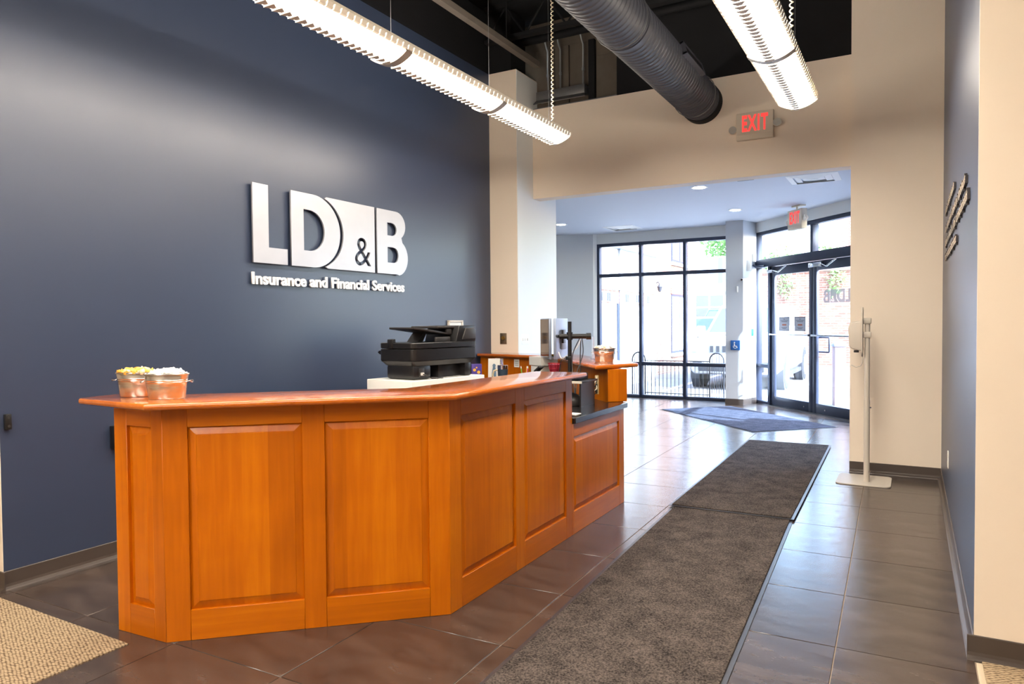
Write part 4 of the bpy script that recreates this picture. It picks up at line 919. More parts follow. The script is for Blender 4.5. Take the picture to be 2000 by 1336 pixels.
for k, (r, z) in enumerate(((0.036, 0.0), (0.048, 0.04), (0.058, 0.085))): MB().tube([(r*math.cos(a_), r*math.sin(a_), z) for a_ in [2*PI*i/20 for i in range(21)]], 0.0025, 6).build('hoop', M_rw, rb, smooth=60, world=False)
for i in range(14): a_ = 2*PI*i/14; MB().tube([(0.036*math.cos(a_), 0.036*math.sin(a_), 0.0), (0.058*math.cos(a_+0.2), 0.058*math.sin(a_+0.2), 0.085)], 0.002, 5).build('wire', M_rw, rb, world=False)
MB().lathe([(0.0, 0.003), (0.034, 0.003), (0.05, 0.075), (0.0, 0.078)], 16).build('lining', mat('red_lining', lin(150, 40, 60), 0.6), rb, world=False)
sl = thing('sticky_notes', 'bright sticky note pads stacked on the letter trays', 'sticky notes', (-2.995, 6.02, 1.091), math.radians(-35))
for k, c in enumerate(((120, 190, 230), (230, 226, 60), (240, 170, 70))): MB().box(-0.04+0.008*k, 0.03+0.008*k, -0.03, 0.03, 0.009*k, 0.009*k+0.0085).build('pad', mat('pad_%d' % k, lin(*c), 0.7), sl, world=False)
sg = thing('desk_calculator', 'silver and black desk calculator leaning on the riser', 'calculator', (-2.84, 5.52, 0.974), math.radians(-30))
MB().box(-0.05, 0.05, -0.025, 0.025, 0, 0.02, M=Matrix.Rotation(-0.5, 4, 'Y') @ Matrix.Translation((0, 0, 0.03))).build('case', M_plastic_g, sg, bevel=0.004, world=False)
MB().box(-0.035, 0.035, -0.02, 0.02, 0.02, 0.022, M=Matrix.Rotation(-0.5, 4, 'Y') @ Matrix.Translation((0, 0, 0.03))).build('display', M_plastic_w, sg, world=False)
# monitors and arm
def monitor(label, p, q, z0, z1, screen_side):
    p = Vector((*p, 0)); q = Vector((*q, 0)); d = (q-p).normalized(); L = (q-p).length
    M = Matrix((d, Vector((-d.y, d.x, 0)), Vector((0, 0, 1)))).transposed().to_4x4(); M.translation = p+Vector((0, 0, z0))
    t = thing('monitor', label, 'monitor', p+Vector((0, 0, z0))); h = z1-z0; s = screen_side
    MB().box(0, L, -0.012, 0.012, 0, h).build('shell', mat('monitor_shell', lin(150, 160, 178), 0.35, 0.3), t, bevel=0.004, M=M)
    MB().box(0.008, L-0.008, *( (0.012, 0.014) if s > 0 else (-0.014, -0.012)), 0.012, h-0.008).build('screen', mat('monitor_glass', lin(14, 20, 44), 0.08, spec=0.12), t, M=M)
    bk = MB().box(L/2-0.1, L/2+0.1, *((-0.034, -0.012) if s > 0 else (0.012, 0.034)), h/2-0.1, h/2+0.08).build('back_hump', mat('monitor_back', lin(120, 128, 142), 0.4), t, bevel=0.01, M=M)
    return t
monitor('monitor turned with its dark screen towards the counter', (-2.79, 5.63), (-3.10, 6.07), 1.09, 1.455, 1)
monitor('monitor seen from its pale blue back beside the arm', (-2.74, 5.62), (-2.87, 6.14), 1.09, 1.455, 1)
ma = thing('monitor_stand', 'black monitor stand pole with a cross bar and hanging cables', 'monitor stand', (-2.523, 5.462, 0.785))
MB().cyl((-2.523, 5.462, 0.785), (-2.523, 5.462, 1.425), 0.0175, n=20).build('pole', M_plastic_b, ma, smooth=40)
MB().box(-2.59, -2.455, 5.40, 5.52, 0.785, 0.80).build('clamp_base', M_plastic_b, ma, bevel=0.004)
MB().cyl((-2.60, 5.42, 1.30), (-2.385, 5.535, 1.30), 0.021, n=16).build('cross_bar', M_plastic_b, ma, smooth=40)
MB().cyl((-2.40, 5.527, 1.30), (-2.365, 5.546, 1.30), 0.028, n=16).build('bar_end_joint', M_plastic_b, ma, smooth=40)
MB().cyl((-2.523, 5.462, 1.27), (-2.523, 5.462, 1.335), 0.027, n=20).build('collar', M_plastic_b, ma, smooth=40)
MB().tube([(-2.60, 5.42, 1.30), (-2.66, 5.50, 1.30), (-2.74, 5.80, 1.29)], 0.014, 10).build('swing_arm', M_plastic_b, ma, smooth=60)
VM = frame_M((-2.758, 5.835, 1.28), (-0.24, 0.97, 0), (0, 0, 1))
MB().box(-0.05, 0.05, -0.05, 0.07, -0.008, 0.012).build('mount_plate', M_plastic_b, ma, bevel=0.003, M=VM)
MB().box(-2.555, -2.505, 5.44, 5.47, 1.10, 1.13).build('cable_clip', M_plastic_b, ma, bevel=0.003)
for k, pts in enumerate(([(-2.44, 5.505, 1.28), (-2.47, 5.48, 1.2), (-2.56, 5.46, 1.13), (-2.62, 5.5, 1.11), (-2.67, 5.55, 1.16)], [(-2.44, 5.505, 1.28), (-2.445, 5.5, 1.1), (-2.44, 5.49, 0.95), (-2.42, 5.42, 0.79)], [(-2.43, 5.51, 1.28), (-2.41, 5.48, 1.15), (-2.43, 5.40, 1.0), (-2.41, 5.34, 0.92), (-2.40, 5.3, 0.79)],
                         [(-2.45, 5.50, 1.28), (-2.49, 5.45, 1.15), (-2.48, 5.42, 1.0), (-2.44, 5.36, 0.9), (-2.4, 5.3, 0.79)], [(-2.6, 5.45, 1.1), (-2.62, 5.46, 0.98), (-2.57, 5.42, 0.9), (-2.55, 5.38, 0.79)])):
    sm = []
    for i in range(len(pts)-1):
        for u in range(6):
            p0 = Vector(pts[max(i-1, 0)]); p1 = Vector(pts[i]); p2 = Vector(pts[i+1]); p3 = Vector(pts[min(i+2, len(pts)-1)]); t_ = u/6
            sm.append(0.5*((2*p1)+(p2-p0)*t_+(2*p0-5*p1+4*p2-p3)*t_*t_+(3*p1-p0-3*p2+p3)*t_**3))
    sm.append(Vector(pts[-1])); MB().tube(sm, 0.0045, 6).build('cable', M_plastic_g if k else M_plastic_w, ma, smooth=60)
sh = thing('sign_holder', 'upright acrylic holder with a pale pink sheet on the ledge', 'sign holder', (-2.56, 6.05, 1.081), math.radians(-60))
MB().box(-0.06, 0.06, -0.001, 0.001, 0.004, 0.2).build('sheet', mat('pink_sheet', lin(226, 204, 210), 0.7), sh, world=False)
MB().box(-0.065, 0.065, -0.004, -0.002, 0.0, 0.205).build('front_panel', M_glass, sh, world=False); MB().box(-0.065, 0.065, 0.002, 0.004, 0.0, 0.205).build('back_panel', M_glass, sh, world=False)
MB().box(-0.065, 0.065, -0.03, 0.03, 0.0, 0.003).build('foot', M_glass, sh, world=False)
# dark equipment tucked beside the tall counter
eq = thing('desk_shelf', 'black two level shelf with a pale edge beside the tall counter', 'shelf', (-2.35, 4.95, 0.785))
MB().box(-2.62, -2.12, 4.8, 5.1, 0.965, 0.98).build('shelf_board', M_plastic_b, eq, bevel=0.002)
MB().box(-2.62, -2.12, 4.79, 4.80, 0.964, 0.981).build('shelf_edge', M_greige, eq)
for x in (-2.61, -2.15): MB().box(x, x+0.012, 4.82, 5.08, 0.785, 0.965).build('shelf_leg', M_plastic_b, eq)
ph = thing('card_terminal', 'dark box of equipment on the shelf beside the counter', 'terminal', (-2.32, 4.95, 0.98))
MB().box(-2.46, -2.18, 4.84, 5.06, 0.981, 1.03).build('case', M_plastic_b, ph, bevel=0.01)
MB().box(-2.40, -2.30, 4.835, 4.842, 0.988, 1.02).build('front_panel', M_plastic_g, ph)
hb = thing('speaker_phone', 'rounded dark grey conference phone on the black worktop', 'phone', (-2.32, 4.93, 0.786))
MB().lathe([(0.0, 0.0), (0.145, 0.0), (0.155, 0.02), (0.14, 0.055), (0.10, 0.085), (0.05, 0.098), (0.0, 0.1)], 32, sx=1.0, sy=0.55).build('phone_body', M_plastic_g, hb, smooth=50, world=False)
MB().box(-0.05, 0.05, -0.088, -0.082, 0.02, 0.024).build('seam', M_plastic_b, hb, world=False)
ob = thing('power_strip', 'beige power strip fixed upright to the desk wing', 'power strip', (-2.16, 5.19, 0.83))
MB().box(-0.014, 0.014, -0.02, 0.0, 0.02, 0.17).build('strip_body', mat('strip_tan', lin(190, 166, 120), 0.5), ob, bevel=0.004, world=False)
for z in (0.045, 0.09, 0.135): MB().box(-0.009, 0.009, -0.022, -0.019, z-0.012, z+0.012).build('socket', M_plastic_g, ob, world=False)
for k in range(4):
    x = 0.0; z = 0.16-0.035*k
    MB().tube([(x, -0.018, z), (x+0.02, -0.06, z-0.02), (x-0.03-0.02*k, -0.10, max(0.0, z-0.09)-0.02), (x-0.12, -0.12, -0.036), (x-0.2, -0.10, -0.04)], 0.004, 6).build('cord', M_plastic_b if k % 2 else M_greige, ob, smooth=60, world=False)
simple('white_card', MB().prism([(-2.063, 4.40), (-1.985, 4.385), (-1.99, 4.49), (-2.06, 4.50)], 0.7855, 0.789), M_paper, 'white card lying on the black worktop by the counter', 'card')

# ------------------------------------------------------------------ floor mats
def mat_pile():
    m = mat('brown_mat_pile', lin(84, 76, 70), 0.95, spec=0.1)
    n = m.node_tree.nodes; l = m.node_tree.links; b = n['Principled BSDF']; tc = n.new('ShaderNodeTexCoord')
    t = n.new('ShaderNodeTexNoise'); t.inputs['Scale'].default_value = 130; t.inputs['Detail'].default_value = 2; l.new(tc.outputs['Object'], t.inputs[0])
    t2 = n.new('ShaderNodeTexNoise'); t2.inputs['Scale'].default_value = 7; t2.inputs['Detail'].default_value = 4; l.new(tc.outputs['Object'], t2.inputs[0])
    a = n.new('ShaderNodeMath'); a.operation = 'MULTIPLY_ADD'; l.new(t2.outputs[0], a.inputs[0]); a.inputs[1].default_value = 0.45; l.new(t.outputs[0], a.inputs[2])
    r = n.new('ShaderNodeValToRGB'); r.color_ramp.elements[0].position = 0.52; r.color_ramp.elements[1].position = 0.95
    r.color_ramp.elements[0].color = lin(34, 30, 28); r.color_ramp.elements[1].color = lin(100, 90, 84); l.new(a.outputs[0], r.inputs[0]); l.new(r.outputs[0], b.inputs['Base Color'])
    bp = n.new('ShaderNodeBump'); bp.inputs['Strength'].default_value = 0.9; bp.inputs['Distance'].default_value = 0.006; l.new(a.outputs[0], bp.inputs['Height']); l.new(bp.outputs[0], b.inputs['Normal'])
    return m
M_pile = mat_pile(); M_rubber = mat('mat_rubber', lin(58, 56, 58), 0.35)
M_pile_day = mat_pile(); M_pile_day.name = 'daylight_tinted_mat_pile'
for e, c in zip([x for x in M_pile_day.node_tree.nodes if x.type == 'VALTORGB'][0].color_ramp.elements, (lin(38, 42, 54), lin(96, 100, 116))): e.color = c  # same pile made lighter and bluer to stand in for daylight on it
def floor_mat(label, c, w, l, rz, z=0.0, pile=M_pile):
    t = thing('floor_mat', label, 'floor mat', (c[0], c[1], z), rz, group='dark entrance mats')
    MB().box(-w/2, w/2, -l/2, l/2, 0.0005, 0.004).build('rubber_border', M_rubber, t, bevel=0.001, seg=1, world=False)
    MB().box(-w/2+0.022, w/2-0.022, -l/2+0.022, l/2-0.022, 0.004, 0.011).build('pile', pile, t, bevel=0.003, seg=1, world=False)
floor_mat('dark brown runner mat nearest the viewer', (-1.081, 3.43), 0.87, 3.74, math.radians(2.3))
floor_mat('dark brown mat between the near runner and the entrance', (-1.195, 6.94), 0.90, 3.34, math.radians(1.1), 0.0125)
floor_mat('dark mat turned diagonally in front of the glass doors', (-2.18, 10.64), 2.5, 1.3, math.radians(-45), pile=M_pile_day)

# ------------------------------------------------------------------ sanitizer stand
ss = thing('sanitizer_stand', 'pale grey floor stand with a hand sanitizer dispenser before the pier', 'sanitizer stand', (-0.335, 6.9, 0))
MB().prism(rrect(-0.572, -0.145, 6.70, 7.15, 0.05), 0.0, 0.01).build('base_plate', M_greige, ss, bevel=0.002, seg=1)
MB().cyl((-0.335, 6.86, 0.01), (-0.335, 6.86, 0.72), 0.024, n=24).build('lower_pole', M_greige, ss, smooth=40)
MB().cyl((-0.335, 6.86, 0.72), (-0.335, 6.86, 1.41), 0.0215, n=24).build('upper_pole', M_greige, ss, smooth=40)
for z in (0.1, 0.66): MB().cyl((-0.315, 6.845, z), (-0.304, 6.835, z), 0.006, n=10).build('pole_screw', M_chrome, ss)
BMx = frame_M((-0.372, 6.86, 1.30), (0, 1, 0), (0, 0, 1))
MB().prism(rrect(-0.07, 0.07, -0.20, 0.23, 0.06, 6), -0.008, 0.004, BMx).build('back_plate', M_greige, ss, bevel=0.002, seg=1)
for z in (1.29, 1.41): MB().box(-0.375, -0.305, 6.83, 6.89, z-0.025, z+0.025).build('pole_clamp', M_greige, ss, bevel=0.006)
dp = MB().prism([(-0.376, -0.02+1.17), (-0.45, 1.165), (-0.475, 1.19), (-0.482, 1.35), (-0.47, 1.39), (-0.44, 1.405), (-0.376, 1.41)], -6.915, -6.805, frame_M((0, 0, 0), (1, 0, 0), (0, 0, 1))).build('dispenser', M_greige, ss, bevel=0.012, seg=3)
MB().box(-0.44, -0.40, 6.84, 6.88, 1.135, 1.155).build('nozzle', M_plastic_g, dp, bevel=0.003)
MB().tube([(-0.37, 6.86, 1.12), (-0.372, 6.86, 1.05), (-0.385, 6.86, 1.02), (-0.42, 6.86, 1.005), (-0.46, 6.86, 1.025)], 0.004, 8).build('drip_wire', M_greige, ss, smooth=60)
# ------------------------------------------------------------------ outside
M_conc = mat('pale_concrete', lin(160, 158, 154), 0.85, noise=(2, 0.08)); M_asph = mat('worn_asphalt', lin(118, 118, 122), 0.9, noise=(1.5, 0.1)); M_stripe = mat('white_road_paint', lin(240, 240, 238), 0.7)
def brick_mat(name, c1, c2, mortar, axes):
    m = mat(name, c1, 0.85); n = m.node_tree.nodes; l = m.node_tree.links; b = n['Principled BSDF']
    tc = n.new('ShaderNodeTexCoord'); sp = n.new('ShaderNodeSeparateXYZ'); cb = n.new('ShaderNodeCombineXYZ'); l.new(tc.outputs['Object'], sp.inputs[0])
    l.new(sp.outputs[axes], cb.inputs[0]); l.new(sp.outputs[2], cb.inputs[1])
    t = n.new('ShaderNodeTexBrick'); t.inputs['Scale'].default_value = 1.0; t.inputs['Brick Width'].default_value = 0.22; t.inputs['Row Height'].default_value = 0.075; t.inputs['Mortar Size'].default_value = 0.008
    t.inputs['Color1'].default_value = c1; t.inputs['Color2'].default_value = c2; t.inputs['Mortar'].default_value = mortar
    l.new(cb.outputs[0], t.inputs[0]); l.new(t.outputs[0], b.inputs['Base Color']); return m
M_brickY = brick_mat('brick_side', lin(124, 88, 72), lin(104, 70, 57), lin(142, 128, 118), 1)
M_brickX = brick_mat('brick_front', lin(124, 88, 72), lin(104, 70, 57), lin(142, 128, 118), 0)
M_redbrick = brick_mat('red_brick_front', lin(150, 80, 66), lin(134, 70, 58), lin(190, 170, 160), 0)
M_render = mat('white_render', lin(172, 172, 170), 0.8); M_dwin = mat('dark_window', lin(60, 66, 76), 0.12); M_lwin = mat('pale_window', lin(196, 204, 214), 0.2)
M_iron = mat('black_iron', lin(40, 42, 50), 0.5)
setting(MB().box(-45, 45, 12.96, 80, -0.3, -0.03).build('ground', M_asph), 'pale sunlit parking lot outside the entrance', 'parking lot')
setting(MB().box(-0.29, 45, 7.62, 12.96, -0.3, -0.03).build('ground_side', M_asph), 'pale paving beside the entrance', 'paving')
setting(MB().prism([(-8, 12.97), (-2.1, 12.97), (-0.25, 10.75), (1.8, 10.75), (1.8, 12.4), (0.2, 14.0), (-8, 14.0)], -0.03, -0.004).build('sidewalk', M_conc), 'concrete sidewalk in front of the windows', 'sidewalk')
for k, (x, y0, y1) in enumerate(((-2.05, 14.3, 19.6), (-4.5, 14.4, 19.6), (0.6, 14.3, 19.6))):
    setting(MB().box(x-0.06, x+0.06, y0, y1, -0.03, -0.026).build('parking_line', M_stripe), ('white parking line right of the white sport utility', 'white parking line left of the white sport utility', 'white parking line nearest the brick wall end')[k], 'parking line')
bo = thing('bollard', 'square wooden bollard with a domed cap outside the right door', 'bollard', (-1.05, 12.90, -0.004), math.radians(20))
MB().box(-0.085, 0.085, -0.085, 0.085, 0, 0.98).build('post', mat('bollard_wood', lin(150, 130, 132), 0.7, noise=(6, 0.2)), bo, bevel=0.006, world=False)
MB().box(-0.105, 0.105, -0.105, 0.105, 0.98, 1.03).build('cap', mat('bollard_cap', lin(120, 130, 156), 0.5), bo, bevel=0.012, world=False)
MB().lathe([(0.1, 0.0), (0.08, 0.03), (0.0, 0.045)], 20, c=(0, 0, 1.03)).build('cap_dome', mat('bollard_cap2', lin(140, 150, 176), 0.5), bo, smooth=50, world=False)
# eave over the doors and an unseen block added to shade the side glazing
setting(MB().box(-0.35, 3.4, 0.08, 0.46, 3.0, 3.22).build('roof_eave', M_frame, M=DM), 'dark eave above the entrance doors outside', 'eave')
bw = thing('shading_block', 'unseen brick block added right of the entrance to shade the side glazing', 'building', (5, 6, 0))
MB().box(1.3, 10, 3.6, 9.1, -0.03, 2.7).build('block_wall', M_brickY, bw)
MB().box(1.25, 10.05, 3.6, 9.12, 2.7, 2.84).build('block_parapet', M_render, bw)
# iron railing with hooped ends
rl = thing('iron_railing', 'black iron railing with hooped ends outside the tall windows', 'railing', (-3.9, 13.3, 0))
ya, yb2 = 13.30, 13.30
MB().box(-4.53, -3.28, 13.29, 13.31, 0.655, 0.67).build('top_rail', M_iron, rl); MB().box(-4.53, -3.28, 13.29, 13.31, 0.03, 0.045).build('bottom_rail', M_iron, rl)
for i in range(16): MB().cyl((-4.48+i*0.077, 13.3, -0.004), (-4.48+i*0.077, 13.3, 0.66), 0.007, n=6).build('bar', M_iron, rl)
for x in (-4.66, -3.15):
    hoop = [(x-0.13, 13.3, -0.004), (x-0.13, 13.3, 0.68)]+[(x-0.13*math.cos(a_), 13.3, 0.68+0.14*math.sin(a_)) for a_ in [PI*i/14 for i in range(1, 14)]]+[(x+0.13, 13.3, 0.68), (x+0.13, 13.3, -0.004)]
    MB().tube(hoop, 0.014, 8).build('hoop', M_iron, rl, smooth=60)
    for q in (-0.085, -0.045, 0.0, 0.045, 0.085):
        MB().cyl((x+q, 13.3, -0.004), (x+q, 13.3, 0.68+0.14*math.sqrt(1-(q/0.13)**2)), 0.006, n=6).build('hoop_bar', M_iron, rl)
# brick building along the left
bb = thing('brick_building', 'sunlit pale brick building left of the parked cars', 'building', (-7.5, 20, 0))
MB().box(-12, -6.0, 17.35, 22.6, -0.03, 7.5).build('brick_wall', M_brickY, bb)
for z0, z1, m, nm in ((3.12, 5.0, M_dwin, 'upper_window'), (0.5, 2.2, M_lwin, 'lower_window')):
    wf = MB().box(-6.01, -5.985, 19.9, 21.5, z0, z1).build(nm, M_frame, bb)
    for y0 in (19.97, 20.75): MB().box(-5.99, -5.98, y0, y0+0.68, z0+0.07, z1-0.07).build('pane', m, wf)
    MB().box(-6.0, -5.93, 19.85, 21.55, z0-0.09, z0).build('sill', M_render, wf); MB().box(-6.0, -5.97, 19.85, 21.55, z1, z1+0.16).build('lintel', M_redbrick, wf)
wlp = thing('wall_lantern', 'small dark lantern on the brick building', 'lantern', (-5.95, 18.35, 2.3))
MB().tube([(-6.0, 18.35, 2.42), (-5.88, 18.35, 2.47), (-5.84, 18.35, 2.40)], 0.015, 8).build('bracket', M_iron, wlp, smooth=60); MB().lathe([(0.0, 0.0), (0.04, 0.02), (0.07, 0.14), (0.03, 0.2), (0.0, 0.21)], 10, c=(-5.84, 18.35, 2.2)).build('lamp_glass', M_iron, wlp)
an = thing('white_annex', 'white annex with a cornice band left of the brick building', 'building', (-6.2, 15.3, 0))
MB().box(-8.3, -5.62, 13.1, 17.34, -0.03, 3.02).build('wall', M_render, an)
MB().box(-8.3, -5.45, 13.1, 17.34, 3.02, 3.12).build('roof_edge', mat('annex_roof', lin(150, 160, 172), 0.6), an)
MB().box(-5.62, -5.56, 13.1, 17.34, 2.11, 2.18).build('cornice', mat('cornice_grey', lin(176, 186, 198), 0.6), an)
MB().box(-5.62, -5.60, 13.3, 17.2, 1.82, 2.10).build('brick_reflection', brick_mat('red_brick_side', lin(150, 86, 72), lin(138, 78, 66), lin(190, 170, 160), 1), an)  # reflection of brick houses in glass, built as a coloured strip
for k, y in enumerate((13.5, 13.95, 15.05, 15.75, 16.5)):  # windows of the reflected houses
    wf = MB().box(-5.60, -5.585, y, y+0.24, 1.84, 2.06).build('window', M_render, an); MB().box(-5.585, -5.58, y+0.02, y+0.11, 1.86, 2.04).build('pane', M_dwin, wf); MB().box(-5.585, -5.58, y+0.13, y+0.22, 1.86, 2.04).build('pane', M_dwin, wf)
MB().cyl((-5.585, 14.72, -0.03), (-5.585, 14.72, 3.02), 0.022, n=10).build('downpipe', mat('pipe_grey', lin(110, 120, 136), 0.5), an, smooth=40)
MB().box(-5.61, -5.598, 14.62, 14.69, -0.03, 1.82).build('corner_post', M_frame, an)
# garage building far behind
gr = thing('garage_building', 'white garage building behind the parked cars', 'building', (-9, 40, 0))
MB().box(-20, -4.5, 40, 48, -0.03, 5.0).build('wall', M_render, gr)
MB().box(-12.5, -7.6, 39.9, 40.0, 3.05, 3.5).build('lintel_band', mat('garage_grey', lin(170, 178, 188), 0.7), gr)
gd = MB().box(-12.3, -9.0, 39.93, 40.0, -0.03, 2.95).build('garage_door', M_render, gr)
for i in range(4):
    for j in range(4): MB().box(-12.2+i*0.8, -11.5+i*0.8, 39.9, 39.94, 0.15+j*0.7, 0.75+j*0.7).build('pane', M_dwin, gd)
MB().box(-9.3, -9.05, 39.6, 39.85, 3.5, 4.9).build('flue', M_dwin, gr)
# far brick wall with climbers, red building
fw_ = thing('far_brick_wall', 'long pale brick wall with a dark coping across the lot', 'brick wall', (0, 24, 0))
MB().box(-4.6, 14, 24, 24.4, -0.03, 2.95).build('wall', M_brickX, fw_); MB().box(-4.65, 14, 23.95, 24.45, 2.95, 3.03).build('coping', mat('coping', lin(170, 120, 104), 0.8), fw_)
rbld = thing('red_building', 'red brick building with white trim beyond the wall', 'building', (4, 40, 0))
MB().box(-3.4, 14, 40, 50, -0.03, 16).build('wall', M_redbrick, rbld)
for z in (7.2, 10.8): MB().box(-3.5, 14, 39.85, 40, z, z+0.3).build('string_course', M_render, rbld)
for i in range(6):
    for z in (5.0, 8.2, 11.8):
        wf = MB().box(-2.6+i*2.7, -1.4+i*2.7, 39.9, 40, z, z+1.9).build('window', M_render, rbld); MB().box(-2.5+i*2.7, -1.5+i*2.7, 39.87, 39.9, z+0.1, z+1.8).build('pane', M_dwin, wf)
M_leaf = mat('climber_leaf', lin(110, 150, 80), 0.6, noise=(2, 0.35)); M_bark = mat('bark', lin(96, 80, 64), 0.9)
def foliage(par, c, rx, ry, rz, n, size, rnd, nm='foliage'):
    mb = MB()
    for _ in range(n):
        while True:
            p = Vector((rnd.uniform(-1, 1), rnd.uniform(-1, 1), rnd.uniform(-1, 1)))
            if 0.25 < p.length < 1: break
        p = Vector((c[0]+p.x*rx, c[1]+p.y*ry, c[2]+p.z*rz)); a_ = Vector((rnd.gauss(0, 1), rnd.gauss(0, 1), rnd.gauss(0, 1))).normalized(); b_ = a_.orthogonal().normalized(); s = size*rnd.uniform(0.6, 1.3)
        mb.add([p, p+a_*s+b_*s*0.45, p+a_*s*2, p+a_*s-b_*s*0.45], [(0, 1, 2, 3)])
    o = mb.build(nm, M_leaf, par); o['kind'] = 'stuff'; return o
rnd = random.Random(5)
for k, (x, y, z, rx, rz_2, nm) in enumerate(((-3.7, 24.2, 3.35, 0.62, 0.45, 'left'), (-2.25, 24.2, 3.4, 0.62, 0.42, 'middle'), (-0.8, 24.2, 3.3, 0.6, 0.45, 'right'))):
    cl = thing('climbing_shrub', nm+'most green shrub spilling over the far brick wall', 'shrub', (x, y, 0), group='shrubs on the far wall')
    foliage(cl, (x, y, z), rx, 0.35, rz_2, 700, 0.07, rnd); foliage(cl, (x+0.2, 23.92, z-0.75), 0.28, 0.1, 0.5, 160, 0.06, rnd, 'trailing_shoots'); MB().cyl((x, 24.5, -0.03), (x, 24.42, z), 0.05, 0.03, n=8).build('stem', M_bark, cl)
tr_ = thing('tree', 'pale green tree above the garage roof', 'tree', (-10.5, 49.5, 0))
MB().cyl((-10.5, 49.5, -0.03), (-10.5, 49.5, 5.5), 0.22, 0.12, n=10).build('trunk', M_bark, tr_); foliage(tr_, (-10.8, 49.5, 7.0), 1.8, 1.6, 1.8, 900, 0.22, rnd)

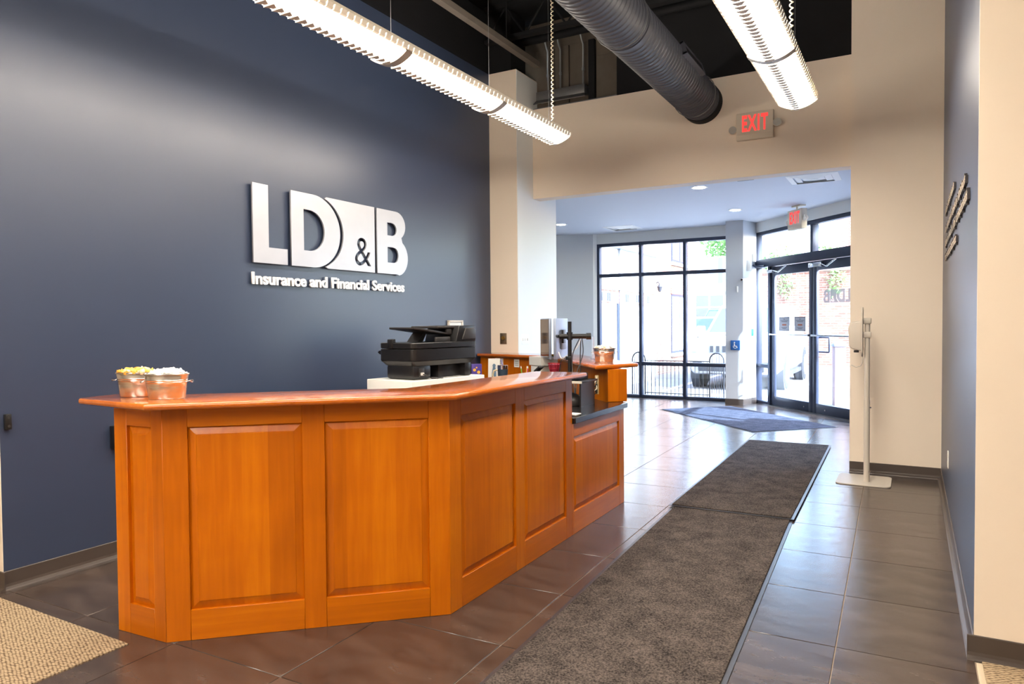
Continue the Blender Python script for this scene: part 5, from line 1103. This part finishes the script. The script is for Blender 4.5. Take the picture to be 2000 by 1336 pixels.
# ------------------------------------------------------------------ parked cars
M_tyre = mat('tyre', lin(40, 40, 42), 0.8); M_rim = mat('alloy_rim', lin(190, 194, 200), 0.3, 0.7); M_cargl = mat('car_glass', lin(70, 84, 100), 0.05); M_trim = mat('car_trim', lin(54, 56, 62), 0.5); M_lamp = mat('headlamp', lin(214, 218, 226), 0.1, 0.3)
def suv(name, label, loc, rz, paint, L=4.7, W=1.9, H=1.82, hood=1.08):
    t = thing(name, label, 'car', loc, rz, group='parked cars'); w = W/2; B = lambda mb, nm, m, **k: mb.build(nm, m, t, world=False, **k)
    st_ = [(-L/2, .74*w, .50, .84), (-L/2+.06, .90*w, .36, .95), (-L/2+.22, .97*w, .32, hood-.06), (-L/2+.55, w, .32, hood), (-.95, w, .32, hood+.07), (0, w, .32, hood+.09), (1.3, w, .32, hood+.09), (L/2-.2, .98*w, .34, hood+.06), (L/2-.04, .92*w, .42, hood), (L/2, .85*w, .52, hood-.1)]
    vs = []; k = 10
    for y, hw, zb, zt in st_:
        vs += [(-hw*.86, y, zb), (-hw, y, zb+.12), (-hw, y, (zb+zt)/2), (-hw*.985, y, zt-.13), (-hw*.90, y, zt-.01), (hw*.90, y, zt-.01), (hw*.985, y, zt-.13), (hw, y, (zb+zt)/2), (hw, y, zb+.12), (hw*.86, y, zb)]
    m = len(st_); fs = [(j*k+i, (j+1)*k+i, (j+1)*k+(i+1) % k, j*k+(i+1) % k) for j in range(m-1) for i in range(k)]+[tuple(range(k)), tuple((m-1)*k+i for i in range(k))[::-1]]
    body = B(MB().add(vs, fs), 'body', paint, smooth=28)
    def frust(b, tp, z0, z1): return MB().add([(b[0], b[2], z0), (b[1], b[2], z0), (b[1], b[3], z0), (b[0], b[3], z0), (tp[0], tp[2], z1), (tp[1], tp[2], z1), (tp[1], tp[3], z1), (tp[0], tp[3], z1)], [(3, 2, 1, 0), (4, 5, 6, 7), (0, 1, 5, 4), (1, 2, 6, 5), (2, 3, 7, 6), (3, 0, 4, 7)])
    zc = hood+.05; b = (-.90*w, .90*w, -1.12, L/2-.08); tp = (-.70*w, .70*w, -.32, L/2-.42)
    cabin = B(frust(b, tp, zc, H), 'cabin', paint, bevel=.05, seg=3)
    def quad(p, off):
        p = [Vector(q) for q in p]; n = (p[1]-p[0]).cross(p[3]-p[0]).normalized()*off
        return MB().add([q+n*0.2 for q in p]+[q+n for q in p], [(3, 2, 1, 0), (4, 5, 6, 7)]+[(i, (i+1) % 4, 4+(i+1) % 4, 4+i) for i in range(4)])
    P = lambda sx, fy, fz: None
    def lerp(side, u, v):       # point on a cabin side: u along, v up
        x0, x1 = (b[0], tp[0]) if side < 0 else (b[1], tp[1]); x = x0+(x1-x0)*v; ya_ = b[2]+(tp[2]-b[2])*v; yb_ = b[3]+(tp[3]-b[3])*v; return (x, ya_+(yb_-ya_)*u, zc+(H-zc)*v)
    wind = [(b[0]+(tp[0]-b[0])*v+(0.08 if s < 0 else -0.08), b[2]+(tp[2]-b[2])*v, zc+(H-zc)*v) if s < 0 else (b[1]+(tp[1]-b[1])*v-0.08, b[2]+(tp[2]-b[2])*v, zc+(H-zc)*v) for s, v in ((-1, .1), (1, .1), (1, .88), (-1, .88))]
    quad(wind, .012).build('windscreen', M_cargl, cabin, world=False)
    for s in (-1, 1):
        for u0, u1 in ((.10, .38), (.41, .66), (.70, .93)):
            q = [lerp(s, u0, .14), lerp(s, u1, .14), lerp(s, u1-.01, .84), lerp(s, u0+.02, .84)]
            if s < 0: q = q[::-1]
            quad(q, .012).build('side_window', M_cargl, cabin, world=False)
        MB().box(s*w*.98-.02, s*w*.98+.02, -.98, -.84, hood+.08, hood+.12).build('mirror_arm', M_trim, body, world=False)
        MB().box(s*(w+.02)-.09, s*(w+.02)+.13*0+.09, -1.0, -.86, hood+.08, hood+.26).build('mirror', paint, body, bevel=.03, seg=3, world=False)
        MB().box(s*w*.70-.16, s*w*.70+.16, -L/2-.005, -L/2+.25, .80, .93).build('headlight', M_lamp, body, bevel=.02, world=False)
        MB().box(s*w*.72-.1, s*w*.72+.1, -L/2-.01, -L/2+.1, .52, .60).build('fog_light', M_trim, body, world=False)
        for yw in (-1.40, 1.45):
            MB().cyl((s*(w-.16), yw, .36), (s*(w+.006), yw, .36), .445, n=28).build('wheel_arch', M_trim, body, smooth=40, world=False)
            wh = MB().cyl((s*(w-.22), yw, .37), (s*(w+.02), yw, .37), .37, n=28).build('wheel', M_tyre, t, bevel=.03, seg=2, world=False)
            MB().cyl((s*(w+.012), yw, .37), (s*(w+.028), yw, .37), .245, n=24).build('rim', M_rim, wh, smooth=40, world=False)
            for a_ in range(5):
                c_, s_ = math.cos(a_*2*PI/5+PI/5), math.sin(a_*2*PI/5+PI/5); MB().cyl((s*(w+.029), yw+c_*.14, .37+s_*.14), (s*(w+.031), yw+c_*.14, .37+s_*.14), .045, n=8).build('rim_hole', M_trim, wh, world=False)
    gr_ = MB().box(-.46*w, .46*w, -L/2-.012, -L/2+.1, .78, .95).build('grille', M_rim, body, bevel=.01, world=False)
    for i in range(7): x = -.40*w+i*.80*w/6; MB().box(x-.032, x+.032, -L/2-.018, -L/2-.01, .80, .93).build('grille_slot', M_trim, gr_, world=False)
    MB().box(-.7*w, .7*w, -L/2-.02, -L/2+.15, .40, .56).build('bumper_grille', M_trim, body, bevel=.02, world=False)
    MB().box(-.99*w, .99*w, -1.0, 1.05, .24, .34).build('sill', M_trim, body, bevel=.02, world=False)
    MB().box(-.6*w, .6*w, L/2-.1, L/2+.01, .44, .58).build('rear_bumper', M_trim, body, world=False)
    return t
M_pw = mat('white_car_paint', lin(192, 192, 196), 0.25, coat=0.6); M_pd = mat('dark_blue_car_paint', lin(40, 52, 76), 0.25, coat=0.8)
suv('sport_utility', 'white sport utility parked nearest the entrance', (-3.25, 17.25, -0.03), 0, M_pw)
suv('parked_car', 'white car parked beyond the brick building corner', (-6.25, 25.7, -0.03), 0, M_pw, H=1.6, hood=1.0)
suv('sport_utility', 'dark blue sport utility parked in front of the garage', (-7.0, 31.2, -0.03), 0, M_pd, H=1.95, hood=1.2)
